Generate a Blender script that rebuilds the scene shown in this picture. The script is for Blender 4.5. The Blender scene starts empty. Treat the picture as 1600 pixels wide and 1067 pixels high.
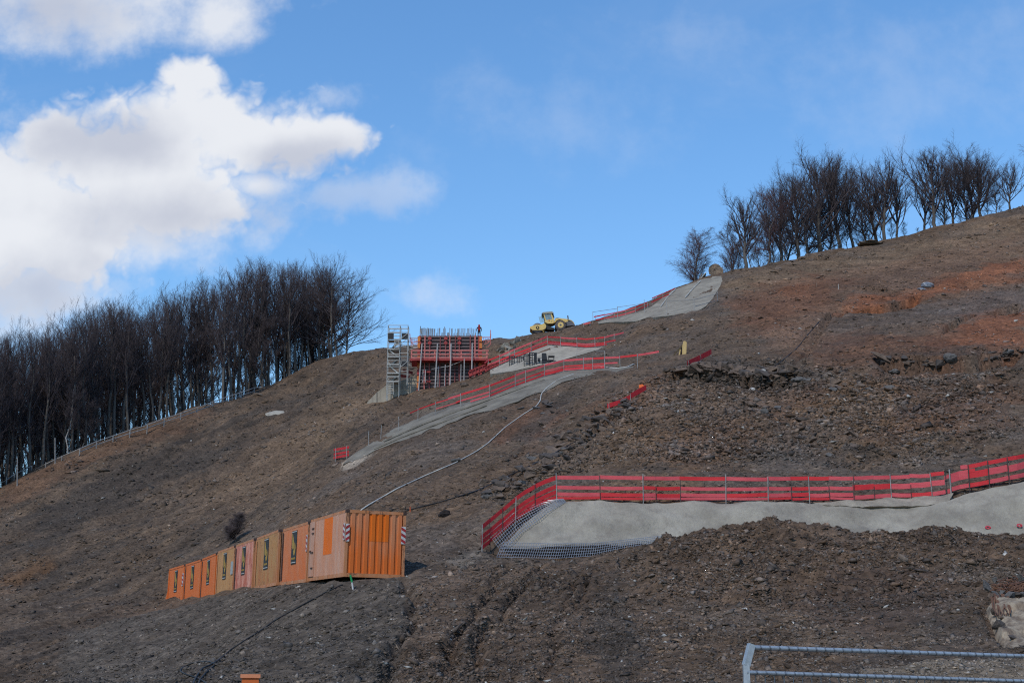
import bpy, math, random
import numpy as np
from mathutils import Vector, Matrix

rng = np.random.default_rng(7)
random.seed(7)
SC = bpy.context.scene
COL = SC.collection
R = math.radians

# ------------------------------------------------------------------ camera
F_PX, CX, CY = 2200.0, 800.0, 533.5          # focal length and centre, in pixels of a 1600 px wide frame
ZC, PITCH = 1.7, math.atan((1110 - 533.5) / 2200.0)
cam_d = bpy.data.cameras.new('camera')
cam_d.sensor_width = 36.0
cam_d.lens = 36.0 * F_PX / 1600.0
cam_d.clip_start, cam_d.clip_end = 0.3, 9000.0
cam = bpy.data.objects.new('camera', cam_d)
COL.objects.link(cam)
cam.location = (0, 0, ZC)
cam.rotation_euler = (math.pi / 2 + PITCH, 0, 0)
SC.camera = cam

# ------------------------------------------------------------------ light
SUN_TO = Vector((-0.36, -0.66, 0.80)).normalized()   # towards the sun: behind the camera, to the left
SUN_EL = math.asin(SUN_TO.z)
SUN_AZ = math.atan2(SUN_TO.x, SUN_TO.y)
sun_d = bpy.data.lights.new('sun', 'SUN')
sun_d.energy = 2.7
sun_d.angle = R(0.6)
sun_d.color = (1.0, 0.955, 0.89)
sun = bpy.data.objects.new('sun', sun_d)
COL.objects.link(sun)
sun.rotation_euler = (-SUN_TO).to_track_quat('-Z', 'Y').to_euler()

SC.view_settings.view_transform = 'Standard'
SC.view_settings.look = 'None'
SC.view_settings.gamma = 1.0
SC.view_settings.use_curve_mapping = False
SC.view_settings.exposure = 0.0
SC.render.engine = 'CYCLES'
SC.cycles.use_denoising = False
SC.cycles.filter_width = 1.15
SC.cycles.sample_clamp_indirect = 4.0

def make_world():
    w = bpy.data.worlds.new('World')
    SC.world = w
    w.use_nodes = True
    nt = w.node_tree
    N, L = nt.nodes, nt.links
    N.clear()
    out = N.new('ShaderNodeOutputWorld')
    sky = N.new('ShaderNodeTexSky')
    sky.sky_type = 'NISHITA'
    sky.sun_disc = False
    sky.sun_elevation = SUN_EL
    sky.sun_rotation = SUN_AZ
    sky.altitude = 400
    sky.air_density = 1.5
    sky.dust_density = 0.0
    sky.ozone_density = 8.0
    bg = N.new('ShaderNodeBackground')
    bg.inputs['Strength'].default_value = SKY_STRENGTH
    hs = N.new('ShaderNodeHueSaturation'); hs.inputs['Saturation'].default_value = 1.09; hs.inputs['Value'].default_value = 1.17
    L.new(sky.outputs[0], hs.inputs['Color'])
    L.new(hs.outputs[0], bg.inputs['Color'])
    # clouds: drawn over the direction vector, projected on a vertical plane to the north
    tc = N.new('ShaderNodeTexCoord')
    sep = N.new('ShaderNodeSeparateXYZ')
    L.new(tc.outputs['Generated'], sep.inputs[0])
    def m(op, a, b=None, c=None, clamp=False):
        n = N.new('ShaderNodeMath'); n.operation = op; n.use_clamp = clamp
        for i, v in enumerate((a, b, c)):
            if v is None: continue
            if isinstance(v, (int, float)): n.inputs[i].default_value = v
            else: L.new(v, n.inputs[i])
        return n.outputs[0]
    ay = m('MAXIMUM', m('ABSOLUTE', sep.outputs[1]), 0.12)
    u = m('DIVIDE', sep.outputs[0], ay)
    v = m('DIVIDE', sep.outputs[2], ay)
    comb = N.new('ShaderNodeCombineXYZ')
    L.new(u, comb.inputs[0]); L.new(v, comb.inputs[1]); L.new(sep.outputs[1], comb.inputs[2])
    def noise(scale, detail, rough, dist=0.0, off=(0, 0, 0), sc=(1, 1, 1)):
        mp = N.new('ShaderNodeMapping'); mp.inputs['Location'].default_value = off; mp.inputs['Scale'].default_value = sc
        L.new(comb.outputs[0], mp.inputs[0])
        n = N.new('ShaderNodeTexNoise'); n.noise_dimensions = '2D'; n.inputs['Scale'].default_value = scale
        n.inputs['Detail'].default_value = detail; n.inputs['Roughness'].default_value = rough
        n.inputs['Distortion'].default_value = dist
        L.new(mp.outputs[0], n.inputs['Vector'])
        return n.outputs[0]
    nA = noise(9.0, 7, 0.6, 0.0)
    nB = noise(26.0, 4, 0.6, 0.0, (3.1, 1.7, 0))
    vo = N.new('ShaderNodeTexVoronoi'); vo.voronoi_dimensions = '2D'; vo.feature = 'F1'; vo.inputs['Scale'].default_value = 30.0
    vo.inputs['Detail'].default_value = 2.0; vo.inputs['Roughness'].default_value = 0.55
    wv = N.new('ShaderNodeVectorMath'); wv.operation = 'ADD'
    wn = N.new('ShaderNodeTexNoise'); wn.noise_dimensions = '2D'; wn.inputs['Scale'].default_value = 40.0; wn.inputs['Detail'].default_value = 3
    L.new(comb.outputs[0], wn.inputs['Vector'])
    ws = N.new('ShaderNodeVectorMath'); ws.operation = 'SCALE'; ws.inputs['Scale'].default_value = 0.03
    L.new(wn.outputs['Color'], ws.inputs[0])
    L.new(comb.outputs[0], wv.inputs[0]); L.new(ws.outputs[0], wv.inputs[1]); L.new(wv.outputs[0], vo.inputs['Vector'])
    nV = vo.outputs['Distance']
    nC = noise(7.0, 4, 0.55, 0.0, (7.3, 4.2, 0))
    wob = m('ADD', m('MULTIPLY', m('SUBTRACT', nA, 0.5), 1.7), m('MULTIPLY', m('SUBTRACT', nB, 0.5), 0.9))
    bil = m('MULTIPLY', m('SUBTRACT', 0.55, nV), 0.55)
    def ell(px, py, rx, ry):
        cy = (CY - py) / F_PX
        k = math.cos(PITCH) - cy * math.sin(PITCH)
        u0 = (px - CX) / F_PX / k; v0 = (math.sin(PITCH) + cy * math.cos(PITCH)) / k
        du = m('DIVIDE', m('SUBTRACT', u, u0), rx / F_PX / k)
        dv = m('DIVIDE', m('SUBTRACT', v, v0), ry / F_PX / k / k)
        return m('SUBTRACT', 1.0, m('SQRT', m('ADD', m('MULTIPLY', du, du), m('MULTIPLY', dv, dv))))
    def field(ells):
        f = None
        for e in ells:
            x = ell(*e)
            f = x if f is None else m('SMOOTH_MAX', f, x, 0.25)
        return f
    def sstep(x, a, b):
        n = N.new('ShaderNodeMapRange'); n.interpolation_type = 'SMOOTHSTEP'
        n.inputs['From Min'].default_value = a; n.inputs['From Max'].default_value = b
        L.new(x, n.inputs['Value'])
        return n.outputs[0]
    dense = field(CLOUD_DENSE)
    d1 = sstep(m('ADD', m('ADD', dense, m('MULTIPLY', wob, 0.36)), m('MULTIPLY', bil, 0.8)), -0.07, 0.46)
    soft = field(CLOUD_SOFT)
    d2 = m('MULTIPLY', sstep(m('ADD', soft, m('MULTIPLY', wob, 0.9)), -0.05, 0.9), 0.9)
    faint = field(CLOUD_FAINT)
    d3 = m('MULTIPLY', sstep(m('ADD', faint, m('MULTIPLY', wob, 1.9)), -0.15, 1.3), 0.4)
    d4 = m('MULTIPLY', sstep(m('ADD', field(CLOUD_VEIL), m('MULTIPLY', wob, 2.2)), -0.3, 1.9), 0.15)
    veil = m('MULTIPLY', sstep(noise(3.0, 5, 0.62, 0.6, (1.2, 9.4, 0), (1.0, 2.1, 1)), 0.54, 0.95), 0.11)
    dens = m('MAXIMUM', m('MAXIMUM', d1, d2), m('MAXIMUM', d3, m('MAXIMUM', veil, d4)))
    # grey undersides where the cloud is thick
    grey = m('ADD', m('MULTIPLY', field(CLOUD_GREY), 0.75), m('MULTIPLY', m('SUBTRACT', nC, 0.5), 1.5))
    grey = sstep(m('ADD', grey, m('MULTIPLY', wob, 0.35)), -0.30, 0.75)
    rel = N.new('ShaderNodeMix'); rel.data_type = 'RGBA'
    rel.inputs[6].default_value = (0.84, 0.86, 0.90, 1)
    rel.inputs[7].default_value = (0.57, 0.60, 0.69, 1)
    L.new(grey, rel.inputs[0])
    bg2 = N.new('ShaderNodeBackground')
    L.new(rel.outputs[2], bg2.inputs['Color'])
    bg2.inputs['Strength'].default_value = 1.0
    mix = N.new('ShaderNodeMixShader')
    L.new(m('MULTIPLY', dens, 0.97), mix.inputs[0]); L.new(bg.outputs[0], mix.inputs[1]); L.new(bg2.outputs[0], mix.inputs[2])
    L.new(mix.outputs[0], out.inputs[0])

SKY_STRENGTH = 0.15
CLOUD_DENSE = [(20, 320, 260, 145), (190, 265, 210, 130), (280, 190, 150, 95), (400, 215, 170, 95), (500, 212, 100, 50),
               (90, 225, 90, 70), (300, 120, 75, 40), (60, 380, 210, 100), (250, 320, 220, 70)]
CLOUD_SOFT = [(120, -20, 360, 120), (340, 30, 90, 70), (200, 330, 330, 110), (40, 450, 150, 110), (-250, 300, 300, 300), (400, 290, 100, 36)]
CLOUD_FAINT = [(605, 300, 48, 45), (530, 305, 110, 30), (655, 465, 60, 32), (110, 445, 110, 45), (520, 150, 60, 30),
               (590, 300, 90, 32)]
CLOUD_VEIL = [(1075, 60, 190, 110), (890, 200, 220, 90), (1480, 130, 300, 110), (880, 220, 90, 40)]
CLOUD_GREY = [(190, 225, 140, 55), (60, 10, 170, 60), (330, 340, 260, 60), (60, 450, 130, 80), (450, 250, 120, 40)]
make_world()

# ------------------------------------------------------------------ small tools
def ray(px, py):
    """direction (per metre of forward distance) of the sight line through a point of the photograph"""
    a, b = (px - CX) / F_PX, (CY - py) / F_PX
    k = math.cos(PITCH) - b * math.sin(PITCH)
    return a / k, (math.sin(PITCH) + b * math.cos(PITCH)) / k

def at(px, py, dist):
    a, b = ray(px, py)
    return Vector((a * dist, dist, ZC + b * dist))

def table_noise(seed):
    t = np.random.default_rng(seed).random((256, 256))
    def f(x, y):
        xi = np.floor(x); yi = np.floor(y)
        fx = x - xi; fy = y - yi
        xi = xi.astype(np.int64) & 255; yi = yi.astype(np.int64) & 255
        x1 = (xi + 1) & 255; y1 = (yi + 1) & 255
        fx = fx * fx * (3 - 2 * fx); fy = fy * fy * (3 - 2 * fy)
        return (t[xi, yi] * (1 - fx) + t[x1, yi] * fx) * (1 - fy) + (t[xi, y1] * (1 - fx) + t[x1, y1] * fx) * fy - 0.5
    return f
_N = [table_noise(s) for s in range(11, 19)]
def fbm(x, y, freq, octaves=4, gain=0.5, seed=0):
    v = 0.0; a = 1.0
    for o in range(octaves):
        c, s = math.cos(0.7 * o + seed), math.sin(0.7 * o + seed)
        v = v + a * _N[(o + seed) % 8]((x * c - y * s) * freq + 17.3 * o + seed * 5.1, (x * s + y * c) * freq + 9.7 * o)
        freq *= 2.03; a *= gain
    return v
def ridged(x, y, freq, octaves=4, seed=0):
    v = 0.0; a = 1.0
    for o in range(octaves):
        c, s = math.cos(0.9 * o + seed), math.sin(0.9 * o + seed)
        n = _N[(o + seed) % 8]((x * c - y * s) * freq + 3.3 * o, (x * s + y * c) * freq + 5.7 * o + seed)
        v = v + a * (0.5 - 2 * np.abs(n)); freq *= 2.1; a *= 0.5
    return v

class MB:
    """collects simple solids; build() links them as one mesh object"""
    def __init__(self):
        self.v = []; self.f = []
    def add(self, vs, fs):
        b = len(self.v)
        self.v.extend([tuple(p) for p in vs]); self.f.extend([tuple(b + i for i in f) for f in fs])
        return self
    def box(self, c, s, rot=None):
        hx, hy, hz = s[0] / 2, s[1] / 2, s[2] / 2
        vs = [Vector((sx * hx, sy * hy, sz * hz)) for sz in (-1, 1) for sy in (-1, 1) for sx in (-1, 1)]
        if rot is not None: vs = [rot @ p for p in vs]
        c = Vector(c)
        return self.add([c + p for p in vs], [(0, 2, 3, 1), (4, 5, 7, 6), (0, 1, 5, 4), (2, 6, 7, 3), (0, 4, 6, 2), (1, 3, 7, 5)])
    def span(self, x0, x1, y0, y1, z0, z1):
        return self.box(((x0 + x1) / 2, (y0 + y1) / 2, (z0 + z1) / 2), (abs(x1 - x0), abs(y1 - y0), abs(z1 - z0)))
    def bar(self, p, q, w, h=None, up=(0, 0, 1)):
        """square bar from p to q; w sideways, h along up"""
        p, q = Vector(p), Vector(q); h = w if h is None else h
        d = q - p; L = d.length
        if L < 1e-6: return self
        d /= L; up = Vector(up)
        if abs(d.dot(up)) > 0.97: up = Vector((0, 1, 0)) if abs(d.y) < 0.9 else Vector((1, 0, 0))
        s = d.cross(up).normalized(); t = s.cross(d).normalized()
        m = Matrix((s, d, t)).transposed()
        return self.box((p + q) / 2, (w, L, h), m)
    def tube(self, pts, r, n=8, caps=True):
        pts = [Vector(p) for p in pts]
        rs = r if isinstance(r, (list, tuple)) else [r] * len(pts)
        rings = []; prev = None
        for i, p in enumerate(pts):
            d = (pts[min(i + 1, len(pts) - 1)] - pts[max(i - 1, 0)]).normalized()
            if prev is None:
                a = Vector((0, 0, 1)) if abs(d.z) < 0.9 else Vector((1, 0, 0))
                s = d.cross(a).normalized()
            else:
                s = (prev - d * prev.dot(d)).normalized()
            prev = s; t = d.cross(s)
            rings.append([p + (s * math.cos(2 * math.pi * k / n) + t * math.sin(2 * math.pi * k / n)) * rs[i] for k in range(n)])
        vs = [q for ring in rings for q in ring]
        fs = [(i * n + k, i * n + (k + 1) % n, (i + 1) * n + (k + 1) % n, (i + 1) * n + k) for i in range(len(pts) - 1) for k in range(n)]
        if caps:
            fs.append(tuple(range(n))[::-1]); fs.append(tuple((len(pts) - 1) * n + k for k in range(n)))
        return self.add(vs, fs)
    def prism(self, outline, axis, a, b):
        """outline in the plane normal to axis ('x','y','z'), extruded from a to b"""
        def p3(q, w):
            return {'x': (w, q[0], q[1]), 'y': (q[0], w, q[1]), 'z': (q[0], q[1], w)}[axis]
        n = len(outline)
        vs = [p3(q, a) for q in outline] + [p3(q, b) for q in outline]
        fs = [tuple(range(n))[::-1], tuple(range(n, 2 * n))] + [(i, (i + 1) % n, n + (i + 1) % n, n + i) for i in range(n)]
        return self.add(vs, fs)
    def disc_ring(self, c, axis, prof, n=28):
        """lathe: prof = [(radius, offset along axis)]"""
        c = Vector(c)
        ax = {'x': Vector((1, 0, 0)), 'y': Vector((0, 1, 0)), 'z': Vector((0, 0, 1))}[axis]
        s = Vector((0, 0, 1)) if axis != 'z' else Vector((1, 0, 0)); t = ax.cross(s)
        vs = []; fs = []
        for (r, o) in prof:
            vs += [c + ax * o + (s * math.cos(2 * math.pi * k / n) + t * math.sin(2 * math.pi * k / n)) * r for k in range(n)]
        for i in range(len(prof) - 1):
            fs += [(i * n + k, i * n + (k + 1) % n, (i + 1) * n + (k + 1) % n, (i + 1) * n + k) for k in range(n)]
        fs.append(tuple(range(n))[::-1]); fs.append(tuple((len(prof) - 1) * n + k for k in range(n)))
        return self.add(vs, fs)
    def build(self, name, mat, parent=None, smooth=False):
        me = bpy.data.meshes.new(name)
        me.from_pydata(self.v, [], self.f)
        import bmesh
        bm = bmesh.new(); bm.from_mesh(me); bmesh.ops.recalc_face_normals(bm, faces=bm.faces); bm.to_mesh(me); bm.free()
        if smooth: me.polygons.foreach_set('use_smooth', [True] * len(me.polygons))
        me.materials.append(mat)
        return link(name, me, parent)

def link(name, data, parent=None):
    o = bpy.data.objects.new(name, data)
    COL.objects.link(o)
    if parent is not None: o.parent = parent
    return o

def np_mesh(name, v, f, mat, smooth=False):
    """mesh from arrays; f is (n,3) or (n,4)"""
    me = bpy.data.meshes.new(name)
    k = f.shape[1]
    me.vertices.add(len(v)); me.vertices.foreach_set('co', np.ascontiguousarray(v, np.float32).ravel())
    me.loops.add(f.size); me.loops.foreach_set('vertex_index', np.ascontiguousarray(f, np.int32).ravel())
    me.polygons.add(len(f)); me.polygons.foreach_set('loop_start', np.arange(0, f.size, k, dtype=np.int32))
    if smooth: me.polygons.foreach_set('use_smooth', np.ones(len(f), bool))
    me.update(calc_edges=True)
    me.materials.append(mat)
    return me

def set_color(me, name, rgb):
    a = me.color_attributes.new(name, 'FLOAT_COLOR', 'POINT')
    c = np.ones((len(rgb), 4), np.float32); c[:, :3] = rgb
    a.data.foreach_set('color', c.ravel())

def thing(name, label, cat, loc=(0, 0, 0), rot=(0, 0, 0), group=None):
    o = bpy.data.objects.new(name, None)
    o.empty_display_size = 0.3
    COL.objects.link(o)
    o.location = loc; o.rotation_euler = rot
    o['label'] = label; o['category'] = cat
    if group: o['group'] = group
    return o
def tag(o, label, cat, group=None):
    o['label'] = label; o['category'] = cat
    if group: o['group'] = group
    return o
def copy_tree(o, parent=None):
    c = o.copy(); COL.objects.link(c)
    c.parent = parent
    for ch in list(o.children): copy_tree(ch, c)
    return c

# ------------------------------------------------------------------ materials
def nodes_of(name):
    m = bpy.data.materials.new(name); m.use_nodes = True
    nt = m.node_tree
    return m, nt.nodes, nt.links, nt.nodes['Principled BSDF']

def plain(name, c1, c2=None, rough=0.7, metal=0.0, scale=6.0, bump=0.0, stretch=(1, 1, 1), lo=0.35, hi=0.65, bscale=None, spec=0.3, detail=6):
    """colour mottled between c1 and c2 by noise in object space, optional bump"""
    m, N, L, P = nodes_of(name)
    P.inputs['Roughness'].default_value = rough; P.inputs['Metallic'].default_value = metal
    P.inputs['Specular IOR Level'].default_value = spec
    tc = N.new('ShaderNodeTexCoord'); mp = N.new('ShaderNodeMapping'); mp.inputs['Scale'].default_value = stretch
    L.new(tc.outputs['Object'], mp.inputs[0])
    n = N.new('ShaderNodeTexNoise'); n.inputs['Scale'].default_value = scale; n.inputs['Detail'].default_value = detail
    n.inputs['Roughness'].default_value = 0.6
    L.new(mp.outputs[0], n.inputs['Vector'])
    if c2 is None: c2 = tuple(x * 0.72 for x in c1)
    r = N.new('ShaderNodeValToRGB')
    r.color_ramp.elements[0].position = lo; r.color_ramp.elements[1].position = hi
    r.color_ramp.elements[0].color = (*c2, 1); r.color_ramp.elements[1].color = (*c1, 1)
    L.new(n.outputs[0], r.inputs[0]); L.new(r.outputs[0], P.inputs['Base Color'])
    if bump:
        b = N.new('ShaderNodeBump'); b.inputs['Strength'].default_value = 0.8; b.inputs['Distance'].default_value = bump
        n2 = N.new('ShaderNodeTexNoise'); n2.inputs['Scale'].default_value = bscale or scale * 3; n2.inputs['Detail'].default_value = 5
        L.new(mp.outputs[0], n2.inputs['Vector']); L.new(n2.outputs[0], b.inputs['Height'])
        L.new(b.outputs[0], P.inputs['Normal'])
    return m

def ground_material(name, attr, fine=3.0, bump=0.12):
    m, N, L, P = nodes_of(name)
    P.inputs['Roughness'].default_value = 0.95; P.inputs['Specular IOR Level'].default_value = 0.12
    at_ = N.new('ShaderNodeAttribute'); at_.attribute_name = attr
    tc = N.new('ShaderNodeTexCoord')
    def noise(scale, detail, rough):
        n = N.new('ShaderNodeTexNoise'); n.inputs['Scale'].default_value = scale; n.inputs['Detail'].default_value = detail
        n.inputs['Roughness'].default_value = rough; L.new(tc.outputs['Object'], n.inputs['Vector']); return n
    n1 = noise(fine, 8, 0.72)
    n2 = noise(0.22, 5, 0.6)
    vo = N.new('ShaderNodeTexVoronoi'); vo.inputs['Scale'].default_value = 5.0; vo.inputs['Randomness'].default_value = 1.0
    L.new(tc.outputs['Object'], vo.inputs['Vector'])
    mr = N.new('ShaderNodeMapRange'); mr.inputs['From Min'].default_value = 0.28; mr.inputs['From Max'].default_value = 0.72
    mr.inputs['To Min'].default_value = 0.55; mr.inputs['To Max'].default_value = 1.45; L.new(n1.outputs[0], mr.inputs['Value'])
    mr2 = N.new('ShaderNodeMapRange'); mr2.inputs['From Min'].default_value = 0.3; mr2.inputs['From Max'].default_value = 0.7
    mr2.inputs['To Min'].default_value = 0.82; mr2.inputs['To Max'].default_value = 1.18; L.new(n2.outputs[0], mr2.inputs['Value'])
    sepc = N.new('ShaderNodeSeparateColor'); L.new(vo.outputs['Color'], sepc.inputs[0])
    mr3 = N.new('ShaderNodeMapRange'); mr3.inputs['To Min'].default_value = 0.68; mr3.inputs['To Max'].default_value = 1.34
    L.new(sepc.outputs[0], mr3.inputs['Value'])
    a = N.new('ShaderNodeMath'); a.operation = 'MULTIPLY'; L.new(mr.outputs[0], a.inputs[0]); L.new(mr2.outputs[0], a.inputs[1])
    b = N.new('ShaderNodeMath'); b.operation = 'MULTIPLY'; L.new(a.outputs[0], b.inputs[0]); L.new(mr3.outputs[0], b.inputs[1])
    vm = N.new('ShaderNodeVectorMath'); vm.operation = 'SCALE'; L.new(at_.outputs['Color'], vm.inputs[0]); L.new(b.outputs[0], vm.inputs['Scale'])
    L.new(vm.outputs[0], P.inputs['Base Color'])
    h = N.new('ShaderNodeMath'); h.operation = 'MULTIPLY_ADD'; L.new(sepc.outputs[1], h.inputs[0]); h.inputs[1].default_value = 0.5; L.new(n1.outputs[0], h.inputs[2])
    bp = N.new('ShaderNodeBump'); bp.inputs['Strength'].default_value = 1.0; bp.inputs['Distance'].default_value = bump
    L.new(h.outputs[0], bp.inputs['Height']); L.new(bp.outputs[0], P.inputs['Normal'])
    return m
M_SOIL = ground_material('soil', 'tint')
M_STONE = ground_material('stone', 'tint', 7.0, 0.02)

# ------------------------------------------------------------------ terrain: heights through surveyed points
PTS = [
 # crest of the hill, left wood to the right edge
 (0,758,170),(100,708,180),(200,670,190),(300,638,200),(410,605,215),(470,575,222),(540,556,228),(585,558,230),(620,546,230),(700,545,220),
 (755,539,208),(790,530,202),(832,520,195),(845,519,193),(870,515.5,192),(872,514,186),(905,508,190),(935,503,185),(985,483,185),(1045,453,190),(1085,438,198),(1120,431,204),
 (1180,415,214),(1250,398,224),(1340,382,234),(1450,358,244),(1530,343,250),(1600,328,256),
 # left slope
 (0,1060,70),(0,950,100),(0,850,135),(0,800,152),(100,1060,60),(150,950,95),(150,850,130),(150,760,160),(250,1060,48),(200,1000,66),
 (80,1000,82),(300,780,146),(400,720,160),(300,700,175),(450,650,182),(500,600,205),(250,830,128),(400,780,132),(480,740,126),(520,660,160),
 # under the containers and in front of them
 (536,899,55),(479,907,60.6),(434,912,66.2),(394,918,71.8),(363,923,77.4),(334,930,83),(311,936,88.6),(285,940,94.2),(255,944,100),
 (628,899,56),(575,897,57.2),
 (450,950,55),(540,960,46),(350,1000,54),(450,1030,38),(540,1060,32),(390,1066,35),(620,1000,37),(600,930,50.5),(640,905,55),(300,985,66),
 # behind the containers
 (560,796,76),(500,815,82),(430,826,94),(335,855,112),(262,884,116),(640,800,74),
 # middle slope with the hose
 (600,770,84),(650,745,89),(750,700,98),(700,720,94),(850,640,109),(900,615,113),(560,750,98),(530,745,108),(700,790,74),(640,840,65),(760,760,79),
 (800,720,89),(800,790,69),(700,850,61),
 # grey ramp
 (528,716,119),(600,673,122),(720,627,125),(800,594,128),(875,564,130),(950,560,130),(1030,558,130),
 (545,728,115),(640,686,116),(760,641,117),(860,602,119),(925,580,122),(985,573,124),
 # terrace of the formwork, upper wall
 (575,628,176),(600,622,176),(655,606,176),(705,594,174),(745,586,172),(660,600,182),(740,580,182),(600,600,190),
 (770,580,168),(800,575,163),(855,566,157),(900,556,156),(940,543,157),(975,525,166),(855,538,160),(800,556,170),(770,570,176),(800,585,150),
 (900,530,168),(850,525,178),(900,520,178),
 # hill right of the middle
 (1000,700,80),(1000,640,95),(1000,600,105),(1030,570,119),(1200,700,80),(1200,640,94),(1200,592,104),(1150,598,103),(1150,574,106),(1200,574,107),
 (1060,585,108),(1060,570,112),(1100,530,132),(1090,492,152),(1000,500,165),(1000,530,146),(1125,465,170),(1200,500,140),(1200,450,178),
 (1290,490,150),(1300,570,108),(1300,590,103),(1400,700,78),(1400,640,91),(1400,590,101),(1400,572,103),(1400,560,105),(1400,500,132),(1400,440,168),(1400,395,212),
 (1500,570,102),(1500,556,104),(1600,680,76),(1600,600,94),(1600,562,102),(1600,548,105),(1600,500,122),(1600,420,168),(1600,370,212),(1500,470,146),(1300,430,190),
 (900,700,88),(880,740,78),(950,650,98),
 # lower shotcrete wall: top, foot
 (870,781,63.3),(1000,783,63.3),(1180,782,63.3),(1330,784,63.3),(1480,778,63),(1520,768,62.5),(1600,752,62),
 (870,755,67),(1180,755,67),(1480,752,67),(1600,735,66),(1000,740,70),(1330,740,70),
 (790,868,61.5),(900,864,61.4),(1000,858,61.2),(1100,858,61.2),(1250,858,61),(1400,860,61),(1600,856,60),(755,858,61.5),(810,820,62.5),(840,800,63),
 # mound in front of it
 (1040,852,56),(1090,823,54.5),(1150,815,54),(1200,816,53.5),(1280,824,53.5),(1330,833,54),(1450,831,54),(1600,828,53.5),
 (1100,880,57.5),(1200,880,57.5),(1400,880,57.5),(1600,880,57),
 (700,885,56),(800,884,56),(900,876,55.5),(990,862,56),
 (700,960,44),(700,1060,31),(800,960,43),(800,1060,30),(900,960,42),(900,1060,29),(1050,950,42),(1050,1060,28),(1200,900,45),(1200,960,38),
 (1200,1060,25),(1400,900,44),(1400,980,34),(1400,1045,23),(1500,960,36),(1500,1010,29),(1600,1045,21),(1480,900,44),
 # knob with the bare rock face at the lower right
 (1545,930,36),(1600,925,35),(1560,1010,30),(1600,1015,29.5),(1600,895,42),(1530,1000,31.5),
 # outside the frame
 (-300,880,150),(-300,1000,105),(-300,1090,60),(-700,1000,140),(-700,1090,80),(-1400,1090,150),
 (1900,270,268),(1900,420,165),(1900,560,104),(1900,690,76),(1900,800,56),(1900,1000,30),(2500,250,260),(2500,560,110),(2500,950,40),
]
ctrl = [tuple(at(*p)) for p in PTS]
for x in (-12, -6, 0, 6, 12): ctrl += [(x, 15, 1.05), (x, 8, 0.25), (x * 1.6, 2, 0.02), (x, 20, 1.55)]
for x in (-40, 40): ctrl += [(x, 15, 0.8), (x, 2, 0.1)]
# behind the crest the ground levels out and falls away
for (px, py, d, a, b) in ((-300,880,150,-2,-30),(0,758,170,-1.0,-34),(200,670,190,-1.0,-36),(410,605,215,-1.5,-40),(540,556,228,-2,-40),(700,545,220,-1,-30),(830,518,196,-2.5,-30),
                          (935,503,185,-2,-20),(1045,453,190,-0.5,-20),(1120,431,204,0.5,-10),(1250,398,224,0.8,-10),(1450,358,244,0.8,-8),(1600,328,256,0.8,-8),(1900,270,268,2,-8)):
    p = at(px, py, d)
    for (e, dz) in ((18, a), (45, a * 1.5 + b * 0.12), (150, b), (420, min(-p.z * 0.8, 2 * b))):
        k = (d + e) / d
        ctrl.append((p.x * k, p.y * k, p.z + dz))
ctrl = np.array(ctrl)
def kernel(r): return r
def rbf_fit(c, lam):
    n = len(c)
    r = np.hypot(c[:, None, 0] - c[None, :, 0], c[:, None, 1] - c[None, :, 1])
    A = np.zeros((n + 3, n + 3)); A[:n, :n] = -kernel(r) + np.eye(n) * lam
    A[:n, n] = 1; A[:n, n + 1:] = c[:, :2]; A[n:, :n] = A[:n, n:].T
    return np.linalg.solve(A, np.concatenate([c[:, 2], np.zeros(3)]))
W_RBF = rbf_fit(ctrl, 0.15)
def base_height(x, y):
    sh = x.shape; x = x.ravel(); y = y.ravel(); out = np.empty(len(x))
    n = len(ctrl)
    for i in range(0, len(x), 20000):
        a, b = x[i:i + 20000, None].astype(np.float32), y[i:i + 20000, None].astype(np.float32)
        r = np.sqrt((a - ctrl[:, 0].astype(np.float32)) ** 2 + (b - ctrl[:, 1].astype(np.float32)) ** 2 + 0.3)
        out[i:i + 20000] = -(r @ W_RBF[:n].astype(np.float32)) + W_RBF[n] + W_RBF[n + 1] * a[:, 0] + W_RBF[n + 2] * b[:, 0]
    return out.reshape(sh)

s_in = np.linspace(-0.44, 0.44, 640)
s_out = np.geomspace(0.45, 2.2, 26)
S = np.concatenate([-s_out[::-1], s_in, s_out])
D = np.concatenate([np.geomspace(2.0, 18, 34)[:-1], np.geomspace(18, 275, 860), np.geomspace(279, 2600, 44)])
LD = np.log(D)
gD, gS = np.meshgrid(D, S, indexing='ij')
gX, gY = gS * gD, gD
gZ = base_height(gX, gY)
gZ[gY > 900] -= (gY[gY > 900] - 900) * 0.05
gZ = np.where(gZ < 0.3, 0.3 * np.exp(np.clip((gZ - 0.3) / 0.3, -30, 0)), gZ)

def blur(a, n):
    """two passes of a box blur on the grid, to take the cone tips of the fit away"""
    for _ in range(2):
        for ax in (0, 1):
            p = np.pad(a, [(n, n) if i == ax else (0, 0) for i in (0, 1)], mode='edge').cumsum(axis=ax)
            z = np.take(p, [0], axis=ax) * 0
            p = np.concatenate([z, p], axis=ax)
            k = 2 * n + 1
            a = (np.take(p, range(k, p.shape[ax]), axis=ax) - np.take(p, range(0, p.shape[ax] - k), axis=ax)) / k
    return a
gZ = blur(gZ, 3)
SLOPE_Z = gZ.copy()

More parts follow.
